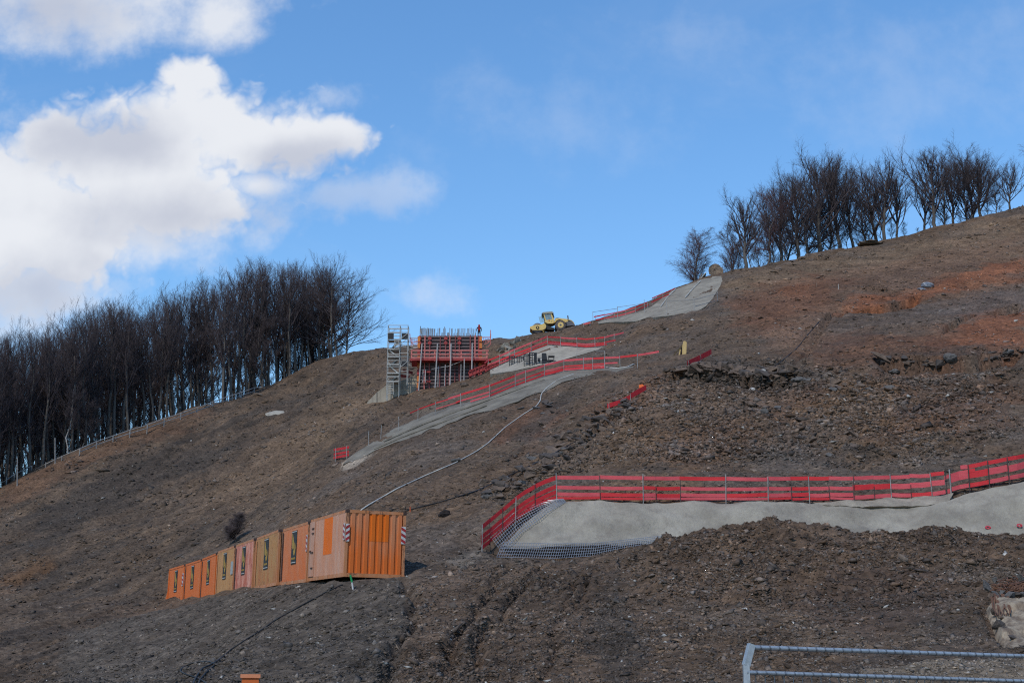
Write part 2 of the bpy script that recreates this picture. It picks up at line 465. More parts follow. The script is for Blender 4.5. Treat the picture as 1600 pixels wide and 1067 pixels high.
def interp(Z, x, y):
    x = np.asarray(x, float); y = np.asarray(y, float)
    i = np.interp(np.log(np.maximum(y, 2.0)), LD, np.arange(len(D)))
    j = np.interp(x / np.maximum(y, 2.0), S, np.arange(len(S)))
    i0 = np.minimum(i.astype(int), len(D) - 2); j0 = np.minimum(j.astype(int), len(S) - 2)
    fi = i - i0; fj = j - j0
    return (Z[i0, j0] * (1 - fj) + Z[i0, j0 + 1] * fj) * (1 - fi) + (Z[i0 + 1, j0] * (1 - fj) + Z[i0 + 1, j0 + 1] * fj) * fi
_march = np.geomspace(8, 330, 5000)
def hit(px, py, Z=None, start=8.0):
    """where the sight line through a point of the photograph meets the hillside"""
    Z = gZ if Z is None else Z
    a, b = ray(px, py)
    d = _march[_march >= start]
    g = interp(Z, a * d, d) - (ZC + b * d)
    k = np.argmax(g > 0) if (g > 0).any() else np.argmax(g)
    if g[k] > 0 and k > 0:
        t = g[k - 1] / (g[k - 1] - g[k]) if g[k - 1] < 0 else 0
        dd = d[k - 1] + (d[k] - d[k - 1]) * t
    else: dd = d[k]
    return Vector((a * dd, dd, float(interp(Z, a * dd, dd))))
def ground(x, y): return float(interp(gZ, x, y))

def in_poly(x, y, poly):
    c = np.zeros(x.shape, bool)
    n = len(poly)
    for i in range(n):
        x0, y0 = poly[i]; x1, y1 = poly[(i + 1) % n]
        if y0 == y1: continue
        c ^= ((y0 > y) != (y1 > y)) & (x < (x1 - x0) * (y - y0) / (y1 - y0) + x0)
    return c

# ------------------------------------------------------------------ terrain: relief
def poly_world(poly):
    return [tuple((hit(*q, SLOPE_Z) if len(q) == 2 else at(*q))[:2]) for q in poly]
def zone(poly, warp=1.0, n=3):
    """soft mask of a patch of the hillside outlined by points, ragged by noise"""
    P = poly_world(poly); xs = [p[0] for p in P]; ys = [p[1] for p in P]
    pad = 6 + 8 * warp
    sel = (gX > min(xs) - pad) & (gX < max(xs) + pad) & (gY > min(ys) - pad) & (gY < max(ys) + pad)
    x, y = gX[sel], gY[sel]
    out = np.zeros(gX.shape, np.float32)
    acc = 0
    for k in range(n):
        wx = fbm(x, y, 0.22, 4, 0.6, seed=k) * 3.2 * warp * np.clip(y / 90, 0.3, 1.6)
        wy = fbm(x, y, 0.16, 4, 0.6, seed=k + 3) * 11 * warp * np.clip(y / 90, 0.3, 1.6)
        acc = acc + in_poly(x + wx, y + wy, P)
    out[sel] = acc / n
    return out
def line_dist(pts):
    """distance from every grid point to a line on the ground"""
    P = [hit(px, py, SLOPE_Z) for px, py in pts]
    xs = [p.x for p in P]; ys = [p.y for p in P]
    sel = (gX > min(xs) - 4) & (gX < max(xs) + 4) & (gY > min(ys) - 4) & (gY < max(ys) + 4)
    x, y = gX[sel], gY[sel]; best = np.full(x.shape, 99.0)
    x = x + fbm(x, y, 0.5, 3, seed=2) * 0.5; y = y + fbm(x, y, 0.5, 3, seed=5) * 0.5
    for a, b in zip(P[:-1], P[1:]):
        dx, dy = b.x - a.x, b.y - a.y; L2 = dx * dx + dy * dy + 1e-9
        t = np.clip(((x - a.x) * dx + (y - a.y) * dy) / L2, 0, 1)
        best = np.minimum(best, np.hypot(x - a.x - t * dx, y - a.y - t * dy))
    out = np.full(gX.shape, 99.0); out[sel] = best
    return out
def gully(Z, pts, w, depth, rim=0.4):
    d = line_dist(pts)
    Z -= depth * np.exp(-(d / w) ** 2) - rim * depth * np.exp(-((d - 2.2 * w) / w) ** 2)
def scarp(Z, pts, drop, taper, rough=0.6):
    P = [hit(px, py, SLOPE_Z) for px, py in pts]
    o = np.argsort([p.x / p.y for p in P]); ls = np.array([P[i].x / P[i].y for i in o]); ly = np.array([P[i].y for i in o])
    yl = np.interp(gS, ls, ly) + fbm(gX, gX * 0.3, 0.45, 4, 0.6, seed=2) * rough * 4
    d = yl - gY
    edge = np.clip((gS - ls[0]) / 0.008, 0, 1) * np.clip((ls[-1] - gS) / 0.008, 0, 1)
    Z -= np.where((d > 0) & (d < taper), drop * (1 - d / taper), 0) * edge * (0.6 + 0.9 * np.clip(fbm(gX, gY, 0.25, 3, seed=4) + 0.4, 0, 1))

RUBBLE_POLY = [(820,735),(890,690),(960,620),(1050,572),(1240,578),(1600,572),(1600,700),(1300,735),(900,742),(770,800)]
z_rubble = zone(RUBBLE_POLY)
z_left = zone([(-300,1000),(-200,820),(0,740),(330,620),(560,540),(640,600),(560,690),(450,790),(300,860),(250,940),(60,1090)], 1.0, 2)
z_mound = zone([(1010,860),(1060,830),(1200,812),(1610,822),(1640,900),(1500,930),(1250,960),(1050,930),(960,880)], 0.5)
z_tracks = zone([(650,905),(720,880),(1000,872),(1080,940),(1050,1090),(590,1090)], 0.4)
near = np.clip((130 - gY) / 70, 0, 1); far = np.clip(gY / 140, 0.25, 1.6)
live = np.clip((gY - 6) / 14, 0, 1)
dz = fbm(gX, gY, 0.06, 3, seed=1) * 0.9 * np.clip(gY / 120, 0.1, 1.2)
dz += fbm(gX, gY, 0.35, 4, 0.55, seed=2) * 0.34 * np.clip(gY / 110, 0.35, 1.3)
dz += fbm(gX, gY, 1.7, 3, 0.6, seed=3) * 0.17 * near
dz += ridged(gX, gY, 0.55, 4, seed=5) * 0.30 * z_rubble + fbm(gX, gY, 1.1, 4, 0.65, seed=6) * 0.4 * z_rubble
dz += fbm(gX, gY, 1.3, 4, 0.7, seed=4) * 0.30 * z_mound + fbm(gX, gY, 0.4, 3, 0.6, seed=7) * 0.36 * z_mound
# strata of the left slope run up along it
ax, ay = 0.30, 0.954
ta = gX * ax + gY * ay; tb = gX * ay - gY * ax
dz += (ridged(ta * 0.16, tb, 0.42, 4, seed=1) * 0.33 + fbm(ta * 0.2, tb, 1.3, 3, 0.6, seed=5) * 0.22) * z_left
ta2 = gX * 0.42 + gY * 0.91; tb2 = gX * 0.91 - gY * 0.42
z_midl = zone([(540,720),(700,650),(900,580),(1050,570),(900,680),(760,800),(640,800),(430,820)], 0.8, 2)
dz += (ridged(ta2 * 0.2, tb2, 0.5, 4, seed=3) * 0.2) * z_midl
# the concrete sheets and the containers have level ground under them
FLAT = [([(770,866),(760,850),(860,778),(1480,774),(1610,746),(1610,840,58.5),(1300,840,58.5),(1060,850,58.5),(1000,862,58.5),(900,868,59.5)], 0.35), ([(532,722),(600,676),(720,628),(875,566),(990,566),(990,578),(860,606),(760,646),(600,698),(545,728)], 0.03),
        ([(926,506),(1045,453),(1130,424),(1128,455),(1088,490)], 0.05), ([(762,582),(855,538),(940,541),(880,568)], 0.05),
        ([(245,955),(300,922),(540,888),(645,888),(645,902),(540,910),(400,925),(255,957)], 0.06), ([(1530,950),(1545,934),(1612,926),(1612,1022),(1570,1022)], 0.12)]
calm = np.zeros(gX.shape); low = np.zeros(gX.shape)
for poly, cut in FLAT:
    z_ = zone(poly, 0.0, 1); calm = np.maximum(calm, z_); low = np.maximum(low, z_ * cut)
calm = np.maximum(calm, blur(calm, 2)); low = blur(low, 2)
gZ = gZ + dz * live * (1 - calm) - low
gully(gZ, [(802,884),(762,930),(735,972),(702,1030),(688,1075)], 0.15, 0.26)
gully(gZ, [(838,884),(800,930),(772,975),(738,1022),(712,1075)], 0.15, 0.25)
gully(gZ, [(628,905),(648,935),(642,985),(622,1030),(606,1075)], 0.18, 0.3, 0.3)
gully(gZ, [(905,900),(880,950),(862,1000),(850,1075)], 0.14, 0.13)
gully(gZ, [(930,885),(915,920),(890,960)], 0.13, 0.15)
gully(gZ, [(690,612),(668,628),(640,642)], 0.5, 0.5); gully(gZ, [(640,612),(620,630),(590,648)], 0.5, 0.4)
gully(gZ, [(1235,575),(1262,545),(1295,500)], 0.35, 0.35)
gully(gZ, [(740,785),(790,757),(830,738)], 0.5, 0.35)
scarp(gZ, [(1284,496),(1330,484),(1375,473),(1420,462),(1440,452)], 2.4, 7, 0.15)
scarp(gZ, [(1035,582),(1080,576),(1130,578),(1180,586),(1250,580)], 1.1, 6)
scarp(gZ, [(1365,566),(1420,568),(1470,572),(1540,560),(1600,550)], 1.2, 6)
scarp(gZ, [(1470,520),(1510,498),(1560,478),(1600,476)], 1.4, 5)
scarp(gZ, [(905,690),(935,662),(960,640)], 0.7, 4)
scarp(gZ, [(1200,412),(1240,400),(1290,396),(1340,380)], 0.8, 6)
scarp(gZ, [(1495,490),(1480,520),(1478,545)], 0.5, 5)

# ------------------------------------------------------------------ terrain: soil colours
tint = np.empty(gX.shape + (3,), np.float32)
C = lambda *c: np.array(c, np.float32)
n1 = fbm(gX, gY, 0.05, 5, 0.6, seed=2); n2 = fbm(gX * 1.0, gY * 0.5, 0.22, 5, 0.65, seed=6); n3 = fbm(gX, gY, 0.9, 4, 0.65, seed=3)
def lerp(m, c):
    global tint
    tint = tint * (1 - m[..., None]) + c * m[..., None]
tint[:] = C(0.098, 0.078, 0.062)
lerp(np.clip(n1 * 1.3 + 0.25, 0, 1), C(0.125, 0.092, 0.066))
lerp(np.clip(n2 * 1.5 + 0.2, 0, 0.8), C(0.080, 0.073, 0.068))
GREY, DARK, TAN, IRON, BROWN, PALE = C(0.092, 0.087, 0.081), C(0.050, 0.046, 0.043), C(0.140, 0.108, 0.078), C(0.175, 0.080, 0.046), C(0.125, 0.080, 0.056), C(0.30, 0.285, 0.26)
strata = np.clip(ridged(ta * 0.14, tb, 0.3, 5, seed=2) * 1.1 + fbm(ta * 0.25, tb, 0.9, 4, 0.6, seed=1) * 1.0 + 0.15, 0, 1)
lerp(z_left * 0.8, C(0.105, 0.083, 0.064)); lerp(z_left * strata * 0.8, DARK * 1.05)
for poly, col, k, w in (
    ([(-20,860),(60,790),(180,722),(330,678),(372,698),(250,762),(150,815),(0,885)], DARK, 0.75, 1.0),
    ([(-20,770),(150,700),(300,645),(330,655),(200,700),(100,745),(0,800)], BROWN, 0.6, 0.8),
    ([(330,780),(420,700),(540,600),(610,612),(560,650),(520,690),(450,760)], TAN * 0.95, 0.7, 1.0),
    ([(300,800),(350,730),(470,660),(500,700),(400,800)], C(0.115, 0.088, 0.066), 0.6, 1.0),
    ([(100,990),(250,960),(530,900),(625,905),(648,960),(600,1090),(80,1090)], GREY * 0.88, 0.85, 0.4),
    ([(650,905),(720,882),(1000,872),(1080,940),(1050,1090),(600,1090)], C(0.105, 0.082, 0.065), 0.8, 0.4),
    ([(960,880),(1010,1000),(960,1090),(920,1000),(930,930)], DARK * 1.2, 0.7, 0.4),
    ([(1010,860),(1060,830),(1200,812),(1610,822),(1640,900),(1500,930),(1250,960),(1050,930)], C(0.098, 0.074, 0.057), 0.8, 0.4),
    ([(1290,890),(1480,900),(1490,960),(1350,1000),(1240,960)], C(0.085, 0.066, 0.058), 0.5, 0.5),
    ([(1440,880),(1600,880),(1600,915),(1480,905)], GREY, 0.5, 0.4),
    ([(1300,1075),(1420,1042),(1640,1028),(1640,1090),(1300,1090)], C(0.155, 0.14, 0.118), 0.85, 0.2),
    ([(1120,455),(1250,402),(1600,334),(1620,400),(1420,420),(1300,440),(1180,470)], C(0.145, 0.112, 0.082), 0.75, 1.0),
    ([(1120,500),(1280,425),(1600,360),(1620,560),(1240,560)], C(0.128, 0.083, 0.060), 0.55, 1.0),
    ([(1290,494),(1330,468),(1420,452),(1500,424),(1610,402),(1610,428),(1540,436),(1450,460),(1380,480)], IRON, 0.9, 0.35),
    ([(1480,548),(1498,500),(1540,480),(1610,474),(1610,548),(1560,556)], IRON * 0.95, 0.85, 0.5),
    ([(1440,560),(1470,520),(1500,500),(1520,520),(1500,560)], IRON * 0.6, 0.5, 0.5),
    ([(1215,462),(1240,446),(1272,450),(1262,466)], IRON, 0.6, 0.3),
    ([(1200,470),(1290,440),(1300,490),(1220,530),(1150,500)], BROWN, 0.5, 0.8),
    ([(1300,500),(1420,466),(1500,470),(1470,520),(1350,540),(1250,560)], C(0.08, 0.072, 0.066), 0.7, 0.6),
    ([(1420,480),(1600,440),(1600,475),(1500,500)], C(0.095, 0.088, 0.088), 0.6, 0.5),
    ([(1030,590),(1060,572),(1000,600),(950,640),(985,640)], IRON * 0.75, 0.45, 0.5),
    ([(1290,520),(1480,540),(1480,570),(1330,572),(1240,556)], IRON * 0.7, 0.4, 0.8),
    ([(1130,470),(1280,430),(1330,440),(1290,480),(1180,520)], IRON * 0.75, 0.4, 0.8),
    ([(1180,600),(1600,590),(1600,680),(1350,700),(1200,660)], IRON * 0.7, 0.3, 1.0),
    ([(1000,690),(1150,640),(1230,700),(1100,735),(980,735)], BROWN, 0.5, 0.8),
    ([(770,690),(790,650),(860,628),(905,640),(830,690)], IRON * 0.6, 0.45, 0.6),
    ([(900,640),(1000,590),(1080,580),(990,640),(930,670)], BROWN * 1.05, 0.6, 0.6),
    ([(1220,640),(1320,600),(1420,620),(1400,690),(1250,700)], C(0.135, 0.098, 0.064), 0.55, 0.7),
    ([(1000,600),(1240,600),(1250,640),(1100,660),(960,680)], C(0.125, 0.094, 0.074), 0.5, 0.7),
    ([(1050,568),(1250,572),(1250,595),(1060,592)], DARK, 0.7, 0.3),
    ([(1365,560),(1600,548),(1600,562),(1370,575)], DARK, 0.5, 0.3),
    ([(1310,708),(1370,704),(1375,720),(1320,724)], DARK * 0.8, 0.8, 0.3),
    ([(950,735),(1040,728),(1050,742),(960,744)], DARK, 0.6, 0.3),
    ([(1180,660),(1330,640),(1330,730),(1180,735)], C(0.088, 0.08, 0.076), 0.5, 0.7),
    ([(900,740),(960,660),(1050,680),(1000,740)], C(0.118, 0.086, 0.06), 0.5, 0.6),
    ([(860,620),(905,588),(930,590),(880,640),(810,700),(800,680)], DARK * 1.25, 0.7, 0.5),
    ([(528,728),(548,712),(592,700),(570,716),(545,735)], PALE, 0.8, 0.15),
    ([(784,552),(792,536),(815,540),(808,552)], PALE * 0.8, 0.6, 0.3),
    ([(750,600),(800,582),(880,570),(870,555),(770,578)], GREY, 0.5, 0.4),
    ([(620,640),(760,600),(860,570),(700,632)], C(0.11, 0.098, 0.082), 0.7, 0.4),
    ([(690,880),(740,850),(760,868),(720,890)], C(0.17, 0.165, 0.155), 0.6, 0.3),
    ([(0,905),(70,885),(60,900),(0,925)], C(0.15, 0.09, 0.05), 0.6, 0.5)):
    lerp(np.clip(zone(poly, w) * k, 0, 1), col)
tint *= (1.0 + 0.36 * n3 + 0.24 * n2)[..., None].clip(0.4, 1.9)
tint = np.clip(tint * C(1.10, 0.925, 0.765), 0.012, 0.55)

def terrain():
    nD, nS = gX.shape
    ii, jj = np.meshgrid(np.arange(nD - 1), np.arange(nS - 1), indexing='ij')
    q = (ii * nS + jj).ravel()
    f = np.stack([q, q + 1, q + nS + 1, q + nS], 1)
    me = np_mesh('hillside', np.stack([gX.ravel(), gY.ravel(), gZ.ravel()], 1), f, M_SOIL, True)
    set_color(me, 'tint', tint.reshape(-1, 3))
    o = link('hillside', me); o['kind'] = 'structure'
    return o
HILL = terrain()
M_FLOOR = plain('valley_floor', (0.11, 0.095, 0.075), (0.07, 0.06, 0.05), 0.95, scale=0.15, bump=0.1)
fl = MB()
fl.add([(6000 * math.cos(2 * math.pi * k / 64), 6000 * math.sin(2 * math.pi * k / 64), -0.06) for k in range(64)], [tuple(range(64))])
fl.build('valley_floor', M_FLOOR)['kind'] = 'structure'

# ------------------------------------------------------------------ loose stones
def project(v):
    x, y, z = v[..., 0], v[..., 1], v[..., 2] - ZC
    fwd = y * math.cos(PITCH) + z * math.sin(PITCH); up = -y * math.sin(PITCH) + z * math.cos(PITCH)
    return x / fwd * F_PX, up / fwd * F_PX
def no_stones():
    """bare concrete: no stones there"""
    m = np.zeros(gX.shape, bool)
    for poly in NO_STONE:
        m |= in_poly(gX, gY, poly_world(poly))
    return m
NO_STONE = [[(790,868),(780,850),(868,778),(1480,776),(1600,748),(1610,840,58.5),(1060,850,58.5),(1000,862,58.5),(900,868,59.5)], [(545,716),(600,676),(720,630),(875,566),(985,568),(925,582),(860,604),(760,640),(640,684)],
            [(930,503),(1045,453),(1130,424),(1135,462),(1090,492)], [(770,580),(855,540),(945,541),(880,570)]]
def scatter_stones(n):
    X, Y = project(np.stack([gX, gY, gZ], -1))
    view = (np.abs(X[:-1, :-1]) < 830) & (np.abs(Y[:-1, :-1]) < 560) & (gY[:-1, :-1] < 262)
    dens = np.clip(Y[1:, :-1] - Y[:-1, :-1], 0, 14) * np.abs(X[:-1, 1:] - X[:-1, :-1]) * view
    w = 0.50 + 1.5 * z_rubble + 0.6 * z_mound + 0.5 * z_tracks + 0.25 * z_midl + np.clip((75 - gY) / 40, 0, 1) * 0.9
    w = w * (0.35 + 1.5 * np.clip(fbm(gX, gY, 0.3, 4, 0.6, seed=5) + 0.35, 0, 1.2)) * ~no_stones()
    p = (dens * w[:-1, :-1]).ravel(); p /= p.sum()
    k = rng.choice(len(p), n, p=p)
    i, j = np.divmod(k, gX.shape[1] - 1)
    fi, fj = rng.random(n), rng.random(n)
    def bil(A):
        a = lambda di, dj: A[i + di, j + dj] if A.ndim == 2 else A[i + di, j + dj, :]
        if A.ndim == 3: Fi, Fj = fi[:, None], fj[:, None]
        else: Fi, Fj = fi, fj
        return (a(0, 0) * (1 - Fj) + a(0, 1) * Fj) * (1 - Fi) + (a(1, 0) * (1 - Fj) + a(1, 1) * Fj) * Fi
    c = np.stack([bil(gX), bil(gY), bil(gZ)], 1); t = bil(tint)
    big = 1 + 0.35 * np.clip((62 - c[:, 1]) / 20, 0, 1) + 0.45 * bil(z_rubble.astype(float))
    r = c[:, 1] / 1408 * np.clip(rng.lognormal(-0.15, 0.5, n), 0.3, 4.2) * big
    base = np.array([(1, 0, 0), (0, 1, 0), (-1, 0, 0), (0, -1, 0), (0, 0, 1), (0, 0, -1)], float)
    v = base[None] * (0.65 + 0.6 * rng.random((n, 6, 1))) + rng.normal(0, 0.22, (n, 6, 3))
    v *= np.stack([0.9 + 0.8 * rng.random(n), 0.7 + 0.5 * rng.random(n), 0.28 + 0.4 * rng.random(n)], 1)[:, None, :]
    az, tl = rng.random(n) * 6.283, rng.normal(0, 0.35, n)
    ca, sa, ct, st = np.cos(az)[:, None], np.sin(az)[:, None], np.cos(tl)[:, None], np.sin(tl)[:, None]
    x, y, z = v[..., 0], v[..., 1], v[..., 2]
    x, z = x * ct - z * st, x * st + z * ct
    x, y = x * ca - y * sa, x * sa + y * ca
    z = z + 0.30 * y                       # lie along the slope
    v = np.stack([x, y, z], -1) * r[:, None, None] + c[:, None, :]; v[..., 2] += 0.12 * r[:, None]
    f = np.array([(0, 1, 4), (1, 2, 4), (2, 3, 4), (3, 0, 4), (1, 0, 5), (2, 1, 5), (3, 2, 5), (0, 3, 5)])
    f = (f[None] + 6 * np.arange(n)[:, None, None]).reshape(-1, 3)
    g = rng.lognormal(0.05, 0.30, n)[:, None]
    grey = t.mean(1, keepdims=True) * np.array([1.10, 1.0, 0.92])
    mixk = rng.random((n, 1)) * 0.75
    col = (t * (1 - mixk) + grey * mixk) * g
    pale = rng.random(n) < 0.008
    col[pale] = np.array([0.30, 0.28, 0.25]) * (0.7 + 0.6 * rng.random((pale.sum(), 1)))
    me = np_mesh('loose_stones', v.reshape(-1, 3), f, M_STONE)
    set_color(me, 'tint', np.repeat(np.clip(col, 0.01, 0.5), 6, 0))
    o = link('loose_stones', me); o['kind'] = 'stuff'
    tag(o, 'countless loose shale stones strewn over the bare hillside', 'stones')
scatter_stones(135000)

# slabs of rock that can be told apart along the ledges: pieces of the hillside
import bmesh
M_ROCKS = [plain('rock_%s' % n, c, d, 0.9, scale=3.0, bump=0.03, bscale=9) for n, c, d in
           (('brown', (0.15, 0.105, 0.075), (0.08, 0.058, 0.045)), ('dark', (0.085, 0.068, 0.058), (0.045, 0.038, 0.034)), ('grey', (0.125, 0.115, 0.105), (0.07, 0.064, 0.06)))]
def rock_mesh(mat, flat):
    bm = bmesh.new()
    for k in range(11):
        p = Vector((random.gauss(0, 1), random.gauss(0, 1), random.gauss(0, 1))).normalized()
        bm.verts.new((p.x * 0.62, p.y * 0.45, p.z * flat))
    bmesh.ops.convex_hull(bm, input=bm.verts)
    for v in [v for v in bm.verts if not v.link_faces]: bm.verts.remove(v)
    me = bpy.data.meshes.new('rock'); bm.to_mesh(me); bm.free(); me.materials.append(mat)
    return me
ROCKS = [[rock_mesh(m, fl_) for fl_ in (0.16, 0.22, 0.3, 0.4)] for m in M_ROCKS]
def put_rock(px, py, size, kind):
    p = hit(px, py)
    o = link('rock', random.choice(ROCKS[kind]), HILL)
    o.location = (p.x, p.y, p.z + size * 0.06)
    o.rotation_euler = (random.gauss(0.28, 0.22), random.gauss(0, 0.25), random.gauss(0, 0.5))
    s = size
    o.scale = (s * random.uniform(0.8, 1.3), s * random.uniform(0.7, 1.2), s * random.uniform(0.8, 1.2))
def rock_line(pts, n, spread, size, kinds):
    for _ in range(n):
        k = random.random() * (len(pts) - 1); i = int(k); t = k - i
        px = pts[i][0] * (1 - t) + pts[i + 1][0] * t; py = pts[i][1] * (1 - t) + pts[i + 1][1] * t
        put_rock(px + random.gauss(0, spread * 1.6), py + random.gauss(0, spread), size * 0.85 * random.lognormvariate(0, 0.35), random.choice(kinds))
rock_line([(1062,582),(1100,574),(1140,578),(1180,586),(1240,580)], 125, 4, 0.85, (0, 0, 0, 1))
rock_line([(1200,596),(1260,600),(1300,606),(1400,600)], 24, 8, 0.7, (0, 2, 2))
rock_line([(1372,562),(1420,566),(1465,570)], 26, 3, 0.7, (0, 1))
rock_line([(1540,562),(1570,552),(1600,549)], 16, 3, 0.7, (1, 1, 0))
rock_line([(880,692),(905,678),(930,655),(960,640),(990,625)], 56, 6, 0.7, (0, 1, 1))
rock_line([(770,770),(790,760),(830,735),(870,712),(900,700)], 66, 8, 0.6, (0, 0, 1, 2))
rock_line([(1000,640),(1100,625),(1250,650),(1350,690),(1150,700)], 36, 22, 0.5, (0, 0, 2, 1))
rock_line([(840,645),(862,632),(880,640)], 10, 6, 0.7, (2, 1))

# ------------------------------------------------------------------ sprayed concrete
def concrete(name, c1, c2, scale=0.6, bump=0.05, dirt=(0.16, 0.135, 0.11)):
    m, N, L, P = nodes_of(name)
    P.inputs['Roughness'].default_value = 0.92; P.inputs['Specular IOR Level'].default_value = 0.15
    tc = N.new('ShaderNodeTexCoord')
    def noise(s, d, r, st=(1, 1, 1)):
        mp = N.new('ShaderNodeMapping'); mp.inputs['Scale'].default_value = st
        L.new(tc.outputs['Object'], mp.inputs[0])
        n = N.new('ShaderNodeTexNoise'); n.inputs['Scale'].default_value = s; n.inputs['Detail'].default_value = d; n.inputs['Roughness'].default_value = r
        L.new(mp.outputs[0], n.inputs['Vector']); return n.outputs[0]
    def ramp(x, a, b, ca, cb):
        r = N.new('ShaderNodeValToRGB'); r.color_ramp.elements[0].position = a; r.color_ramp.elements[1].position = b
        r.color_ramp.elements[0].color = (*ca, 1); r.color_ramp.elements[1].color = (*cb, 1); L.new(x, r.inputs[0]); return r.outputs[0]
    def mix(f, a, b, mode='MIX'):
        n = N.new('ShaderNodeMix'); n.data_type = 'RGBA'; n.blend_type = mode
        for i, v in ((0, f), (6, a), (7, b)):
            if hasattr(v, 'links') or hasattr(v, 'is_output'): L.new(v, n.inputs[i])
            else: n.inputs[i].default_value = v
        return n.outputs[2]
    base = ramp(noise(scale, 7, 0.62), 0.36, 0.64, c2, c1)
    stain = ramp(noise(0.9, 5, 0.6, (1.6, 1.6, 0.35)), 0.5, 0.72, (0, 0, 0), (0.6, 0.6, 0.6))
    base = mix(stain, base, (*dirt, 1))
    grit = ramp(noise(9, 4, 0.7), 0.3, 0.7, (0.90, 0.90, 0.90), (1.07, 1.07, 1.07))
    base = mix(1.0, base, grit, 'MULTIPLY')
    L.new(base, P.inputs['Base Color'])
    b = N.new('ShaderNodeBump'); b.inputs['Strength'].default_value = 0.9; b.inputs['Distance'].default_value = bump
    L.new(noise(5.5, 6, 0.68), b.inputs['Height']); L.new(b.outputs[0], P.inputs['Normal'])
    return m
M_SHOT = concrete('sprayed_concrete', (0.32, 0.285, 0.228), (0.205, 0.18, 0.143), 0.5, 0.10)
M_SHOT_OLD = concrete('weathered_sprayed_concrete', (0.22, 0.195, 0.155), (0.135, 0.118, 0.094), 0.6, 0.10, (0.12, 0.1, 0.08))
M_SHOT_UP = concrete('pale_sprayed_concrete', (0.29, 0.255, 0.20), (0.19, 0.165, 0.13), 0.5, 0.1, (0.14, 0.11, 0.085))
M_CAST = concrete('cast_concrete', (0.36, 0.315, 0.25), (0.25, 0.218, 0.172), 0.4, 0.02)

def smooth_line(pts, n):
    """n points evenly spread along a polyline of photograph points"""
    P = np.array(pts, float); d = np.r_[0, np.hypot(*np.diff(P, axis=0).T).cumsum()]
    t = np.linspace(0, d[-1], n)
    return np.stack([np.interp(t, d, P[:, 0]), np.interp(t, d, P[:, 1])], 1)
def sheet(name, top, bottom, off, nu, nv, mat, thick=0.7, relief=0.06, freq=0.7, parent=None, start=8.0, flute=0.0):
    """a slab of sprayed concrete on the slope between a top and a bottom line"""
    T, B = smooth_line(top, nu), smooth_line(bottom, nu)
    F = np.zeros((nv, nu, 3))
    for i in range(nu):
        for j in range(nv):
            t = j / (nv - 1)
            p = hit(*(T[i] * (1 - t) + B[i] * t), Z=SLOPE_Z, start=start)
            d = Vector((p.x, p.y, p.z - ZC)).normalized()
            F[j, i] = p - d * off
    rel = fbm(F[..., 0], F[..., 2] * 1.3 + F[..., 1] * 0.4, freq, 5, 0.55, seed=3) * relief
    if flute: rel = rel + flute * ridged(F[..., 0] * 2.6, F[..., 2] * 0.35, 0.8, 4, seed=2) + flute * 0.6 * fbm(F[..., 0] * 1.2, F[..., 2] * 0.9, 1.1, 4, seed=6)
    F[..., 1] += rel * 0.8; F[..., 2] -= rel * 0.6
    Bk = F + np.array([0, thick, -0.45 * thick])
    v = np.concatenate([F.reshape(-1, 3), Bk.reshape(-1, 3)])
    n = nu * nv; fs = []
    g = lambda j, i, k: k * n + j * nu + i
    for j in range(nv - 1):
        for i in range(nu - 1):
            fs.append((g(j, i, 0), g(j + 1, i, 0), g(j + 1, i + 1, 0), g(j, i + 1, 0)))
            fs.append((g(j, i, 1), g(j, i + 1, 1), g(j + 1, i + 1, 1), g(j + 1, i, 1)))
    for i in range(nu - 1):
        fs.append((g(0, i, 0), g(0, i + 1, 0), g(0, i + 1, 1), g(0, i, 1)))
        fs.append((g(nv - 1, i, 0), g(nv - 1, i, 1), g(nv - 1, i + 1, 1), g(nv - 1, i + 1, 0)))
    for j in range(nv - 1):
        fs.append((g(j, 0, 0), g(j, 0, 1), g(j + 1, 0, 1), g(j + 1, 0, 0)))
        fs.append((g(j, nu - 1, 0), g(j + 1, nu - 1, 0), g(j + 1, nu - 1, 1), g(j, nu - 1, 1)))
    me = np_mesh(name, v, np.array(fs), mat, True)
    try: me.set_sharp_from_angle(angle=R(50))
    except Exception: pass
    return link(name, me, parent), F

def wobble(pts, amp, step=14):
    """the same line with a ragged edge"""
    L_ = sum(math.hypot(b[0] - a[0], b[1] - a[1]) for a, b in zip(pts[:-1], pts[1:]))
    q = smooth_line(pts, max(3, int(L_ / step)))
    q[1:-1, 1] += np.random.default_rng(len(pts)).normal(0, amp, len(q) - 2)
    return [tuple(p) for p in q]
wall = thing('sprayed_concrete_wall', 'long light grey sprayed concrete wall above the soil mound, topped by the nearest red fence', 'wall')
_, WF = sheet('wall_face', [(796,842),(832,808),(868,784),(1000,784),(1180,785),(1300,787),(1400,790),(1446,790),(1480,784),(1505,771),(1610,751),(1760,728)],
              [(786,850),(800,856),(868,856),(930,854),(1000,850),(1080,856),(1180,860),(1300,860),(1400,860),(1500,860),(1610,858),(1760,850)], 0.32, 150, 20, M_SHOT, 0.6, 0.26, 0.6, wall, 58.6)
sheet('wall_coping', [(1270,784),(1340,781),(1400,778),(1450,776),(1490,770)], [(1290,788),(1340,790),(1400,792),(1448,791),(1482,784)], 0.37, 34, 5, concrete('rough_concrete', (0.33, 0.285, 0.225), (0.2, 0.172, 0.135), 1.2, 0.1), 0.4, 0.16, 1.3, wall)
mk = MB()
M_REDMARK = plain('red_spray_paint', (0.42, 0.02, 0.04), (0.35, 0.05, 0.06), 0.7, scale=8)
